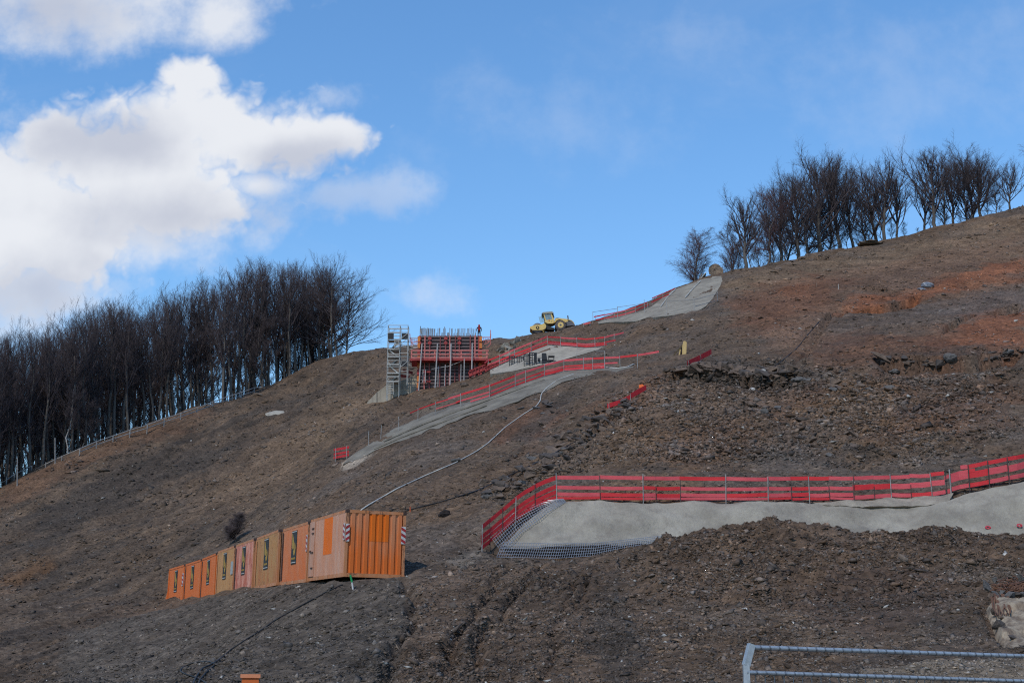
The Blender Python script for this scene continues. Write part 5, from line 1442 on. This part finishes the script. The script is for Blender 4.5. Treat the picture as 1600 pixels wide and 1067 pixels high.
# ------------------------------------------------------------------ wooden stakes above the rocky ledge
sd = hit(1066, 553).y - 0.4; so2 = at(1062, 553, sd)
sk = thing('wooden_trestle', 'pair of yellowish timber boards propped upright on the slope above the rocky ledge', 'timber', tuple(so2))
q = lambda px, py: (at(px, py, sd) - so2)
MB().prism([(q(a, b).x, q(a, b).z) for a, b in ((1066, 556), (1066.3, 540), (1068, 533), (1070.5, 532.5), (1073, 535), (1072.3, 554))], 'y', 0, 0.22).build('board', M_WOODN, sk)
MB().prism([(q(a, b).x, q(a, b).z) for a, b in ((1060, 556), (1062.6, 545), (1063.6, 546), (1062.5, 556))], 'y', 0.02, 0.12).build('board', M_WOODN, sk)
MB().bar(q(1052, 556) + Vector((0, 0.05, 0)), q(1067, 538) + Vector((0, 0.2, 0)), 0.07, 0.1).build('strut', plain('dark_timber', (0.10, 0.07, 0.03), (0.06, 0.045, 0.025), 0.8), sk)
MB().prism([(q(a, b).x, q(a, b).z) for a, b in ((1063, 556), (1062.5, 545), (1066, 541), (1066, 556))], 'y', 0.24, 0.3).build('dark_board', plain('dark_timber_board', (0.035, 0.022, 0.018)), sk)

# ------------------------------------------------------------------ bare trees
M_BARK = plain('beech_bark', (0.135, 0.118, 0.10), (0.07, 0.06, 0.052), 0.9, scale=1.2, stretch=(1, 1, 0.25))
M_TWIG = plain('bare_twigs', (0.070, 0.053, 0.054), (0.047, 0.037, 0.039), 0.9, scale=0.6)
M_TWIGR = plain('reddish_birch_twigs', (0.105, 0.058, 0.058), (0.07, 0.040, 0.042), 0.9, scale=0.6)
M_BIRCH = plain('birch_bark', (0.42, 0.40, 0.38), (0.12, 0.11, 0.10), 0.8, scale=2.0, stretch=(1, 1, 0.6))
def _unit(v): return v / (np.linalg.norm(v, axis=-1, keepdims=True) + 1e-9)
def tubes(P, Rr, n):
    """P (m, k, 3) centre lines, Rr (m, k) radii -> verts, tris; last ring closes to a point"""
    m, k, _ = P.shape
    T = np.empty_like(P); T[:, 1:-1] = P[:, 2:] - P[:, :-2]; T[:, 0] = P[:, 1] - P[:, 0]; T[:, -1] = P[:, -1] - P[:, -2]
    T = _unit(T)
    ref = np.where(np.abs(T[..., 2:3]) < 0.9, np.array([0, 0, 1.0]), np.array([1.0, 0, 0]))
    s = _unit(np.cross(T, ref)); t = np.cross(T, s)
    a = np.arange(n) * 2 * math.pi / n
    ring = P[:, :, None] + (s[:, :, None] * np.cos(a)[None, None, :, None] + t[:, :, None] * np.sin(a)[None, None, :, None]) * Rr[:, :, None, None]
    V = ring[:, :-1].reshape(m, (k - 1) * n, 3); V = np.concatenate([V, P[:, -1:]], 1)
    fs = []
    for i in range(k - 2):
        for j in range(n):
            j2 = (j + 1) % n
            fs += [(i * n + j, i * n + j2, (i + 1) * n + j2), (i * n + j, (i + 1) * n + j2, (i + 1) * n + j)]
    b = (k - 2) * n
    for j in range(n): fs.append((b + j, b + (j + 1) % n, (k - 1) * n))
    f = np.array(fs)[None] + (np.arange(m) * V.shape[1])[:, None, None]
    return V.reshape(-1, 3), f.reshape(-1, 3)
def grow(seed, H, kind):
    r = np.random.default_rng(seed)
    K = 10
    nst = 1
    t = np.linspace(0, 1, K)
    wob = np.cumsum(r.normal(0, {'forest': 0.006, 'broad': 0.007, 'side': 0.010}.get(kind, 0.018), (K, 2)), 0) * H
    wob -= wob[0]
    trunk = np.concatenate([wob, (t * H * (0.97 if kind != 'broad' else 0.85))[:, None]], 1)[None]
    r0 = {'forest': 0.0105, 'broad': 0.019, 'birch': 0.0095, 'thin': 0.007, 'side': 0.011}[kind] * H
    tr = (r0 * (1 - t) ** 0.8 + 0.015)[None]
    tv, tf = tubes(trunk, tr, 7)
    cfg = {'forest': (0.32, 24, (13, 38), 0.33, (5, 5, 4), (0.55, 0.55, 0.7)), 'broad': (0.19, 27, (16, 44), 0.60, (8, 7, 4), (0.42, 0.46, 0.60)),
           'birch': (0.14, 34, (24, 60), 0.36, (7, 6, 4), (0.5, 0.6, 0.75)), 'thin': (0.12, 22, (15, 45), 0.30, (6, 5, 4), (0.5, 0.6, 0.75)),
           'side': (0.08, 44, (32, 76), 0.46, (7, 6, 4), (0.5, 0.52, 0.7))}[kind]
    t0, n1, ang, lr, sub, ratio = cfg
    Vs, Fs = [], []
    def children(P, L, Rad, n, lo, hi, amin, amax, lrat, droop):
        m, k, _ = P.shape
        tt = lo + (hi - lo) * (np.arange(n)[None] + r.random((m, n))) / n
        x = tt * (k - 1); i = np.minimum(x.astype(int), k - 2); f = (x - i)[..., None]
        mi = np.arange(m)[:, None]
        base = P[mi, i] * (1 - f) + P[mi, i + 1] * f
        d = _unit(P[mi, i + 1] - P[mi, i])
        a = np.radians(amin + (amax - amin) * r.random((m, n)))[..., None]
        q = _unit(np.cross(d, _unit(r.normal(size=(m, n, 3)))))
        nd = d * np.cos(a) + q * np.sin(a)
        l = L[:, None] * lrat * (1.08 - 0.5 * tt) * np.clip(r.normal(1, 0.22, (m, n)), 0.5, 1.6)
        rad = np.minimum(Rad[:, None] * 0.55 * (1.0 - 0.55 * tt), 0.05 * l)
        return base.reshape(-1, 3), nd.reshape(-1, 3), l.ravel(), rad.ravel()
    def bend(b, d, l, k, up, jit):
        P = [b]; dd = d
        for s in range(k - 1):
            dd = _unit(dd + np.array([0, 0, up]) + r.normal(0, jit, d.shape))
            P.append(P[-1] + dd * (l / (k - 1))[:, None])
        return np.stack(P, 1)
    up = {'forest': 0.22, 'broad': 0.13, 'birch': 0.05, 'thin': 0.15, 'side': 0.11}[kind]
    # limbs
    b, d, l, rad = children(trunk, np.array([H]), np.array([r0]), n1, t0, 0.98, ang[0], ang[1], lr, 0)
    if kind == 'broad': l = l * np.clip(1.25 - 0.75 * (b[:, 2] / H), 0.3, 1.2)
    if kind == 'side': l = l * np.clip(1.1 - 0.25 * (b[:, 2] / H), 0.4, 1.2)
    if kind == 'forest': d[:, 2] = np.abs(d[:, 2])
    P1 = bend(b, d, l, 6, up, 0.09); rad = np.maximum(rad, 0.045 if kind in ('broad', 'side') else 0.028)
    tap = lambda rad, k: rad[:, None] * np.linspace(1, 0.35, k)[None]
    v, f = tubes(P1, tap(rad, 6), 4); Vs.append(v); Fs.append(f)
    b, d, l2, rad2 = children(P1, l, rad, sub[0], 0.3 if kind == 'broad' else 0.12, 1.0, 14, 40, ratio[0], 0)
    P2 = bend(b, d, l2, 4, up * 0.7, 0.08); rad2 = np.maximum(rad2, 0.015)
    v, f = tubes(P2, tap(rad2, 4), 3); Vs.append(v); Fs.append(f)
    b, d, l3, rad3 = children(P2, l2, rad2, sub[1], 0.1, 1.0, 16, 44, ratio[1], 0)
    dr = {'birch': -0.22}.get(kind, up * 0.6)
    P3 = bend(b, d, np.maximum(l3, 0.35), 3, dr, 0.10); rad3 = np.maximum(rad3, 0.009)
    v, f = tubes(P3, tap(rad3, 3), 3); Vs.append(v); Fs.append(f)
    b, d, l4, rad4 = children(P3, np.maximum(l3, 0.35), rad3, sub[2], 0.1, 1.0, 16, 50, ratio[2], 0)
    P4 = bend(b, d, np.maximum(l4, 0.3), 2, dr, 0.1); 
    v, f = tubes(P4, np.full((len(P4), 2), 0.0065 if kind in ('broad', 'side', 'birch') else 0.008), 3); Vs.append(v); Fs.append(f)
    k_ = H / np.percentile(Vs[-1][:, 2], 98.7)
    for v in Vs: v[:, 2] *= k_
    tv[:, 2] *= k_
    off = np.cumsum([0] + [len(x) for x in Vs[:-1]])
    return (tv, tf), (np.concatenate(Vs), np.concatenate([x + o for x, o in zip(Fs, off)]))
def tree_proto(seed, H, kind, bark=None, twig=None):
    (tv, tf), (cv, cf) = grow(seed, H, kind)
    a = np_mesh('trunk', tv, tf, bark or M_BARK, True); b = np_mesh('crown', cv, cf, twig or M_TWIG)
    return a, b, H
PROTO = {'forest': [tree_proto(100 + k, 16.5, 'forest') for k in range(7)], 'broad': [tree_proto(200 + k, 16, 'broad') for k in range(4)],
         'birch': [tree_proto(300 + k, 11, 'birch', M_BARK, M_TWIGR) for k in range(2)], 'thin': [tree_proto(400 + k, 9, 'thin') for k in range(2)],
         'side': [tree_proto(500 + k, 16, 'side') for k in range(3)], 'white': [tree_proto(600, 9, 'thin', M_BIRCH)]}
def plant(pos, height, kind, label, group=None, i=None, name='bare_tree', lean=(0, 0), wide=1.0):
    tm, cm, H = PROTO[kind][random.randrange(len(PROTO[kind])) if i is None else i]
    t = thing(name, label, 'tree', tuple(pos), (lean[0], lean[1], random.random() * 6.28), group)
    t.rotation_mode = 'ZYX'
    s = height / H; t.scale = (s * wide, s * wide, s)
    link('trunk', tm, t); link('crown', cm, t)
    return t
def crest(px):
    """the crest point of the hill on the sight-line column px: highest elevation angle"""
    a, _ = ray(px, 560)
    d = np.geomspace(120, 300, 1400)
    z = interp(gZ, a * d, d); k = np.argmax((z - ZC) / d)
    return a * d[k], d[k], z[k]
def top_height(px, py_top, x, y, z):
    return at(px, py_top, y).z - z
# outline of the left wood's tree tops
TOPS = [(-160,560),(-60,540),(0,517),(30,520),(60,512),(100,500),(130,492),(160,470),(190,462),(215,478),(250,468),(290,448),(330,432),(370,418),(410,402),(435,398),(460,412),(490,410),(520,408),(545,414),(560,440)]
WOOD = 'bare beeches of the wood on the left crest'
WL = 'tall bare beech with a dark straight trunk inside the dense wood on the left crest'
n_tree = 0
def wood_tree(px, depth, kind='forest', label=WL, group=WOOD, hk=1.0, **kw):
    x, y, z = crest(px)
    yy = y + depth; xx = x * (yy / y)
    zz = ground(xx, yy)
    tp = float(np.interp(px, [p[0] for p in TOPS], [p[1] for p in TOPS]))
    h = top_height(px, tp + random.uniform(-6, 14) + (6 if depth > 12 else 0), xx, yy, zz) * hk
    return plant((xx, yy, zz - 0.2), h, kind, label, group, **kw)
WL2 = 'bare beech standing deeper inside the left wood, half hidden by the front row'
px = -150.0
while px < 535:
    wood_tree(px, random.uniform(1.5, 6), label='tall straight bare beech in the front row of the left wood, along the guard rail', group='front row beeches of the left wood', lean=(random.gauss(0, 0.02), random.gauss(-0.055, 0.02))); px += random.uniform(7, 15)
px = -150.0
while px < 525:
    wood_tree(px, random.uniform(8, 18), label=WL2, lean=(random.gauss(0, 0.02), random.gauss(-0.055, 0.02))); px += random.uniform(12, 20)
px = -150.0
while px < 500:
    wood_tree(px, random.uniform(19, 40), label=WL2); px += random.uniform(13, 22) if px < 240 else random.uniform(40, 60)
px = -150.0
while px < 535:
    wood_tree(px, random.uniform(2, 24), 'thin', 'slim young bare tree among the trunks of the wood on the left crest', 'young trees of the wood on the left crest', hk=random.uniform(0.35, 0.75), wide=random.uniform(0.9, 1.5)); px += random.uniform(5, 10) if px < 250 else random.uniform(8, 14)
wood_tree(118, 0.8, 'white', 'slender birch with a whitish trunk at the front edge of the left wood', None, hk=0.75, name='birch_tree')
for px, tp, dpt, w, lb in ((518, 405, 3, 1.0, 'broad bare tree at the right end of the left wood, branches to the ground'), (541, 414, 4, 0.95, 'last bare tree of the left wood, leaning out over the crest to the right'), (500, 406, 7, 0.95, 'spreading bare tree just behind the last ones of the left wood')):
    x, y, z = crest(px); yy = y + dpt; xx = x * yy / y; zz = ground(xx, yy)
    plant((xx, yy, zz - 0.3), top_height(px, tp, xx, yy, zz), 'side', lb, None, wide=w)
# trees on the right crest
RT = [  # px, top py, depth, kind, width, label
 (1080, 352, 5, 'birch', 1.1, 'reddish twiggy birch at the left end of the right crest, beside the cable drum'),
 (1096, 372, 9, 'birch', 1.0, 'low reddish birch half behind the leaning panel'),
 (1142, 378, 12, 'birch', 1.0, 'thin reddish birch right behind the cable drum'),
 (1172, 298, 3, 'broad', 1.0, 'free-standing bare tree with a round fan crown right of the cable drum'),
 (1150, 350, 14, 'thin', 1.2, 'slim bare tree left of the round fan crown'),
 (1204, 284, 6, 'birch', 0.9, 'slender bare birch right of the round fan crown'),
 (1228, 280, 9, 'broad', 0.8, 'bare tree with forked stems between the slender birch and the tallest group'),
 (1216, 330, 4, 'thin', 1.2, 'leaning thin bare tree on the crest above the pale rubble'),
 (1256, 262, 6, 'broad', 0.85, 'bare tree at the left of the tallest group on the right crest'),
 (1290, 238, 4, 'broad', 0.95, 'tallest dark bare tree in the middle of the right crest'),
 (1322, 243, 9, 'broad', 0.85, 'tall bare tree directly right of the tallest one'),
 (1345, 262, 6, 'broad', 0.8, 'narrow bare tree in the middle gap of the right crest'),
 (1368, 255, 10, 'side', 0.8, 'dark bushy bare tree left of the gap in the right wood'),
 (1272, 252, 13, 'side', 0.9, 'dark bare tree squeezed behind the left flank of the tallest one'),
 (1308, 246, 12, 'side', 0.9, 'dark bare tree just behind the right flank of the tallest one'),
 (1382, 258, 13, 'broad', 0.9, 'bare tree standing behind the wide one left of the gap'),
 (1395, 246, 5, 'broad', 0.9, 'wide bare tree just left of the gap in the right wood'),
 (1416, 270, 9, 'broad', 0.8, 'bare tree leaning right into the gap of the right wood'),
 (1478, 228, 5, 'broad', 0.95, 'tall airy bare tree just right of the gap in the right wood'),
 (1508, 248, 9, 'broad', 0.8, 'bare tree with several stems between the airy one and the fan-shaped one'),
 (1530, 224, 5, 'side', 1.0, 'dark bare tree with stems fanning from the ground near the right edge'),
 (1555, 240, 9, 'broad', 1.0, 'wide bare tree at the right end of the right wood'),
 (1460, 262, 12, 'broad', 0.8, 'bare tree half behind the airy one, at the right side of the gap'),
 (1494, 236, 13, 'side', 0.8, 'dense bare tree filling the space behind the airy one'),
 (1543, 236, 13, 'broad', 0.95, 'bare tree behind the fan-shaped one near the right edge'),
 (1236, 272, 14, 'side', 0.8, 'dense bare tree behind the forked one left of the tallest group'),
 (1600, 250, 10, 'broad', 0.9, 'bare tree cut by the right edge, behind the low spreading one'),
 (1578, 262, 5, 'side', 0.9, 'low spreading bare tree at the right edge of the photograph'),
 (1684, 112, -20, 'birch', 0.75, 'birch outside the right edge with only its twig tips reaching in')]
for px, tp, dpt, kind, w, lb in RT:
    x, y, z = crest(px); yy = y + dpt; xx = x * yy / y; zz = ground(xx, yy)
    plant((xx, yy, zz - 0.3), top_height(px, tp + 1, xx, yy, zz), kind, lb, None, name='birch_tree' if kind == 'birch' else 'bare_tree', wide=w * 1.2, lean=(random.gauss(0, 0.03), random.gauss(0, 0.04)))
px = 1100.0
while px < 1600:
    x, y, z = crest(px); dpt = random.uniform(4, 24); yy = y + dpt; xx = x * yy / y; zz = ground(xx, yy)
    tp = float(np.interp(px, [1100, 1180, 1290, 1420, 1445, 1480, 1600], [390, 345, 300, 310, 345, 300, 290]))
    plant((xx, yy, zz - 0.3), max(2.5, top_height(px, tp + random.uniform(0, 35), xx, yy, zz)), 'thin', 'slim bare undergrowth tree among the larger trees of the right crest', 'undergrowth trees on the right crest', wide=1.2)
    px += random.uniform(15, 26) if not 1425 < px < 1460 else 22
# bare bush behind the containers
b = hit(366, 841)
PROTO['bush'] = [tree_proto(700 + k, 3.0, 'thin', M_BARK, M_TWIG) for k in range(1)]
for px, py, h, lb in ((369, 846, 2.2, 'dark bare bush rising behind the pink and ochre containers'), (358, 852, 1.5, 'lower dark bare bush left of the other one behind the containers')):
    b = hit(px, py); plant(b, h, 'bush', lb, None, 0, 'bare_bush', wide=1.7)['category'] = 'bush'

# ------------------------------------------------------------------ hoses, cables, stakes and other small things
def draped(name, pts, r, mat, label, cat, lift=None, n=60, start=None):
    q = smooth_line(pts, n)
    P = []
    for a in q:
        p = hit(*a); p.z += r * 0.8 if lift is None else lift
        P.append(p)
    if start is not None: P = P[start:]
    c = P[0].copy()
    S_ = [P[0]] + [(P[i - 1] + P[i] * 2 + P[i + 1]) / 4 + Vector((0, 0, r)) for i in range(1, len(P) - 1)] + [P[-1]]
    o = MB().tube([p - c for p in S_], r, 7).build(name, mat, None, True)
    o.location = c; tag(o, label, cat); return o
M_HOSE = plain('white_hose', (0.52, 0.50, 0.45), (0.38, 0.36, 0.32), 0.6)
M_CABLE = plain('black_rubber', (0.022, 0.021, 0.021), (0.014, 0.014, 0.014), 0.55)
hose = draped('hose', [(562,800),(575,791),(620,765),(665,744),(712,724),(745,706),(762,694),(790,668),(818,648),(838,636),(845,626),(845,617),(855,606),(872,594),(897,585)], 0.037, M_HOSE,
       'long white hose running from behind the salmon container up to the grey concrete strip', 'hose', n=110)
i_ = hit(712, 723)
cp = MB().tube([Vector((-0.3, -0.1, 0.12)), Vector((0.3, 0.1, 0.25))], 0.10, 8).build('coupling', plain('hose_coupling', (0.1, 0.09, 0.08), (0.06, 0.055, 0.05)), hose); cp.location = i_ - hose.location
draped('hose', [(937,575),(950,576),(965,577),(980,575),(991,570)], 0.055, M_HOSE, 'short piece of white hose lying at the right end of the grey concrete strip', 'hose', n=24)
draped('cable', [(536,914),(510,926),(482,941),(455,956),(430,970),(405,988),(385,1000),(362,1015),(345,1030),(330,1040),(315,1046),(305,1062),(300,1074)], 0.024, M_CABLE, 'black cable running downhill from the salmon container to the lower left', 'cable', n=80)
draped('cable', [(336,1038),(322,1034),(300,1037),(285,1044),(281,1050),(290,1055),(306,1060),(318,1066),(330,1076)], 0.021, M_CABLE, 'looped black cable lying at the lower left next to the straight one', 'cable', n=50)
draped('cable', [(336,1040),(322,1052),(312,1064),(308,1076)], 0.021, M_CABLE, 'short black cable end beside the loop at the bottom left', 'cable', n=24)
draped('cable', [(630,800),(690,785),(745,768),(800,742),(850,718),(900,690)], 0.03, M_CABLE, 'thin dark cable crossing the slope above the left end of the near red fence', 'cable', n=50)
draped('cable', [(1208,575),(1225,562),(1245,545),(1265,520),(1280,503)], 0.028, M_CABLE, 'dark cable hanging down the slope from the red earth strip to the rocky ledge', 'cable', n=30)

# green and white stake before the nearest container
b = hit(552.5, 920); tp = at(547.5, 898, b.y - 0.15)
sk = thing('marker_stake', 'leaning green and white marker stake before the ribbed container end', 'stake', tuple(b))
v = tp - b
MB().tube([Vector((0, 0, -0.15)), v * 0.5], 0.032, 8).build('white_half', plain('white_paint', (0.68, 0.66, 0.62), (0.55, 0.53, 0.5), 0.6), sk)
MB().tube([v * 0.5, v], 0.038, 8).build('green_half', plain('green_paint', (0.02, 0.36, 0.11), (0.02, 0.28, 0.09), 0.55), sk)
# orange post at the bottom edge
d = 20.0; c = at(391, 1063, d); g = ground(c.x, d)
op = thing('orange_post', 'square orange post cut by the bottom edge of the photograph', 'post', (c.x, d, g), (0, 0, 0.18))
h_ = at(391, 1056.5, d).z - g
MB().span(-0.115, 0.115, -0.115, 0.115, -0.4, h_ - 0.02).build('shaft', plain('orange_post_paint', (0.55, 0.12, 0.02), (0.42, 0.09, 0.02), 0.55), op)
MB().span(-0.135, 0.135, -0.135, 0.135, h_ - 0.02, h_ + 0.03).build('cap', plain('faded_orange_cap', (0.62, 0.24, 0.12), (0.52, 0.18, 0.08), 0.6), op)
# small stakes
for px, y0, y1, mat, lb in ((641, 799, 791, plain('orange_tape', (0.6, 0.13, 0.05)), 'tiny orange marked stake on the slope right of the containers'), (1310, 452, 444, plain('white_tape', (0.5, 0.48, 0.44)), 'thin white topped stake standing above the red earth strip'),
                            (1276, 448, 442, M_WOOD, 'short dark stake left of the white topped one above the red earth strip')):
    b = hit(px, y0); tp = at(px, y1, b.y - 0.1)
    o = MB().tube([(0, 0, -0.2), tuple(tp - b)], [0.035, 0.03], 6).build('marker_stake', mat); o.location = b; tag(o, lb, 'stake')
# boulders and clods
def boulder(px, py, s, mat, label, name='boulder', cat='boulder', sq=(1, 0.8, 0.75), seed=0, rot=(0, 0, 0)):
    rr = random.Random(seed); bm = bmesh.new(); bmesh.ops.create_icosphere(bm, subdivisions=3, radius=0.5)
    o_ = np.random.default_rng(seed).random(3) * 20
    for v in bm.verts:
        p = v.co; n = p.normalized()
        k = 1 + 0.5 * float(fbm(np.array([n.x * 1.3 + o_[0]]), np.array([n.y * 1.3 + n.z * 1.7 + o_[1]]), 1.2, 4, 0.55)[0])
        v.co = Vector((p.x * sq[0], p.y * sq[1], p.z * sq[2])) * k * s
    me = bpy.data.meshes.new(name); bm.to_mesh(me); bm.free(); me.materials.append(mat)
    o = link(name, me); p = hit(px, py); o.location = (p.x, p.y, p.z + s * sq[2] * 0.2); o.rotation_euler = rot
    tag(o, label, cat); return o
boulder(695, 806, 0.55, plain('dark_earth', (0.028, 0.02, 0.017), (0.016, 0.012, 0.011), 0.95, scale=6, bump=0.03), 'dark clod of earth lying on the slope between the containers and the near fence', 'earth_clod', 'clod', (1.1, 0.8, 0.7), 3)
boulder(1485, 562, 0.95, M_ROCKS[2], 'rounded grey boulder in the rocky ledge under the right red earth patch', seed=5)
boulder(1572, 553, 0.9, M_ROCKS[2], 'flat grey boulder at the right end of the rocky ledge', seed=6, sq=(1.4, 0.8, 0.45), rot=(0, -0.35, 0))
boulder(1250, 596, 0.9, M_ROCKS[2], 'bluish grey boulder just below the rocky ledge, largest there', seed=8, sq=(1.3, 0.9, 0.55))
boulder(1398, 583, 0.8, M_ROCKS[2], 'dark grey boulder lying below the gap between the two rocky ledges', seed=9, sq=(1.3, 0.9, 0.5))
boulder(1408, 624, 0.55, M_ROCKS[0], 'pale brown flat stone, largest on the stony slope at right', seed=10, sq=(1.4, 0.9, 0.4))
boulder(430, 646, 1.6, plain('pale_rubble', (0.34, 0.305, 0.25), (0.24, 0.215, 0.175), 0.9, scale=4), 'pale flat slab lying high on the left slope', seed=11, sq=(1.6, 1.0, 0.2), name='stone_slab', cat='slab', rot=(0.55, -0.15, 0.0))
boulder(1360, 383, 2.4, plain('heap_soil', (0.15, 0.112, 0.08), (0.09, 0.068, 0.05), 0.95, scale=2.5, bump=0.12), 'low brown heap of earth on the crest below the right wood', seed=12, sq=(1.7, 1.2, 0.34), name='earth_heap', cat='heap')
for k, (px, py, s) in enumerate(((1240,408,1.4),(1252,403,1.2),(1228,413,1.3),(1263,400,1.1),(1270,405,1.0),(1215,420,1.1),(1243,414,1.0),(1256,411,1.0),(1280,398,1.3),(1300,393,1.0))):
    o = link('rock', ROCKS[0][k % 4], HILL); p = hit(px, py); o.location = p; o.scale = (s * 1.3, s, s); o.rotation_euler = (0.4, random.gauss(-0.25, 0.1), random.random())
for k, (px, py, s) in enumerate(((786,546,1.0),(790,541,0.9),(795,545,1.1),(800,539,1.0),(806,536,1.3),(812,533,0.9),(798,549,0.8),(784,551,0.8),(779,549,0.7),(803,545,0.7))):
    o = link('rock', None or bpy.data.meshes['rock'].copy(), HILL); o.data.materials.clear(); o.data.materials.append(bpy.data.materials['pale_rubble'])
    p = hit(px, py); o.location = p + Vector((0, -0.1, 0.15)); o.scale = (s * 1.2, s, s * 1.4); o.rotation_euler = (random.random(), random.random(), random.random() * 3)
# grey plastic sheeting on the red earth
gp = plain('grey_plastic_sheet', (0.24, 0.26, 0.29), (0.09, 0.10, 0.12), 0.3, scale=2.5, spec=0.5)
boulder(1449, 449, 1.15, gp, 'crumpled shiny grey plastic sheeting lying on the red earth strip', 'plastic_sheeting', 'plastic sheet', (1.3, 0.9, 0.75), 21)
boulder(1439, 453, 0.7, gp, 'smaller crumpled grey plastic sheet left of the shiny heap', 'plastic_sheeting', 'plastic sheet', (1.4, 0.8, 0.5), 22)
# red beam lying under the red earth strip
# rock knob with roots at the lower right
M_FACE = plain('pale_rock_face', (0.31, 0.245, 0.17), (0.14, 0.10, 0.068), 0.9, scale=1.9, stretch=(2.6, 1.2, 0.45), bump=0.06, bscale=7, lo=0.38, hi=0.6)
kn = thing('rock_outcrop', 'pale bare rock face under a fringe of rusty roots at the right edge', 'rock face')
_, KF = sheet('rock_face', wobble([(1545,944),(1552,937),(1565,934),(1582,934),(1612,931)], 1.5, 8), wobble([(1566,996),(1574,1008),(1582,1016),(1592,1020),(1612,1020)], 1.5, 8), 0.45, 60, 34, M_FACE, 1.0, 0.2, 1.5, kn, flute=0.12)
M_ROOT = plain('rusty_roots', (0.16, 0.075, 0.04), (0.09, 0.042, 0.026), 0.9, scale=3)
for k in range(60):
    r_ = MB(); px = random.uniform(1532, 1606); py = random.gauss(924, 4.5)
    pts = [hit(px + 5 * j, py + random.gauss(0, 1.6) + j * random.uniform(-0.5, 0.9)) + Vector((0, -0.5 + random.gauss(0, 0.1), 0.12)) for j in range(6)]
    r_.tube(pts, [0.012 + 0.008 * random.random() for _ in pts], 5).build('root', M_ROOT, kn)
for k in range(9):
    px = random.choice((1538, 1545, 1552, 1560, 1568, 1571)) + random.gauss(0, 2); y0 = random.uniform(930, 940)
    pts = [hit(px + j * random.uniform(-0.3, 1.0) + 0.5 * j, y0 + 6.5 * j) + Vector((0, -0.70, 0.05)) for j in range(6)]
    MB().tube(pts, [0.026 * (1 - j / 8) for j in range(6)], 5).build('root', M_ROOT, kn)
for k, (px, py, s, m_) in enumerate(((1531, 926, 0.36, 2), (1545, 914, 0.3, 2), (1584, 912, 0.34, 2), (1566, 938, 0.26, 2), (1590, 939, 0.3, 2), (1578, 936, 0.24, 1), (1555, 992, 0.26, 1), (1546, 985, 0.3, 1), (1540, 965, 0.24, 0), (1550, 972, 0.2, 0), (1565, 1006, 0.24, 1), (1536, 940, 0.2, 0), (1545, 938, 0.28, 2), (1555, 935, 0.3, 2), (1600, 938, 0.3, 2))):
    p = hit(px, py); o = link('rock', ROCKS[m_][k % 4], kn); o.location = p + Vector((0, -0.62, 0.08)); o.scale = (s, s * 0.8, s * 1.3); o.rotation_euler = (random.random(), 1.2 if k == 0 else random.random(), random.random())

# galvanised mesh fence panel close to the camera
M_GALV = plain('galvanised_tube', (0.42, 0.44, 0.46), (0.30, 0.32, 0.34), 0.42, 0.45, 30)
a0 = at(1172, 1011, 7.0); a1 = at(1640, 1026, 8.05); b0 = at(1166, 1050, 6.98); b1 = at(1640, 1065, 8.03)
fp = thing('mesh_fence_panel', 'galvanised temporary fence panel in the bottom right corner, close to the camera', 'fence', (a0.x, a0.y, 0.0))
o0 = Vector((a0.x, a0.y, 0.0)); A0, A1, B0, B1 = a0 - o0, a1 - o0, b0 - o0, b1 - o0
dirn = (A1 - A0).normalized()
post_b = Vector((B0.x - 0.012, B0.y, 0.0))
ptop = at(1174, 1006, 7.0) - o0; kn_ = at(1165.5, 1036, 6.99) - o0
MB().bar(Vector((kn_.x, kn_.y, 0.02)), kn_, 0.030, 0.030).build('post', M_GALV, fp)
MB().bar(kn_ - Vector((0, 0, 0.01)), ptop, 0.030, 0.032).build('post_bend', M_GALV, fp)
MB().tube([A0, A1], 0.0115, 12).build('top_rail', M_GALV, fp)
MB().tube([B0, B1], 0.0105, 12).build('rail', M_GALV, fp)
MB().tube([Vector((B0.x, B0.y, 0.12)), Vector((B1.x, B1.y, 0.12))], 0.0105, 10).build('rail', M_GALV, fp)
ln = (A1 - A0).length; nt = int(ln / 0.058); wr, wm2 = MB(), MB()
for k in range(1, nt):
    for P0, P1, r in ((A0, A1, 0.0125), (B0, B1, 0.0115)):
        p = P0.lerp(P1, k / nt); s = dirn * 0.0045
        wr.tube([p - s + Vector((0, 0, -0.001)), p + s + Vector((0, 0, 0.001))], r + 0.0004, 9)
    p = B0.lerp(B1, k / nt); wm2.tube([p + Vector((0, 0.012, 0.0)), Vector((p.x, p.y + 0.012, 0.12))], 0.002, 4)
M_WIRE = plain('fence_wire', (0.25, 0.26, 0.28), (0.17, 0.18, 0.19), 0.5, 0.6)
w_ = wr.build('wire_wrap', M_WIRE, fp); w_['kind'] = 'stuff'
w_ = wm2.build('mesh_wire', M_WIRE, fp); w_['kind'] = 'stuff'
ft = MB().span(-0.12, 0.6, -0.12, 0.12, 0.0, 0.11).build('concrete_foot', M_CAST, fp)
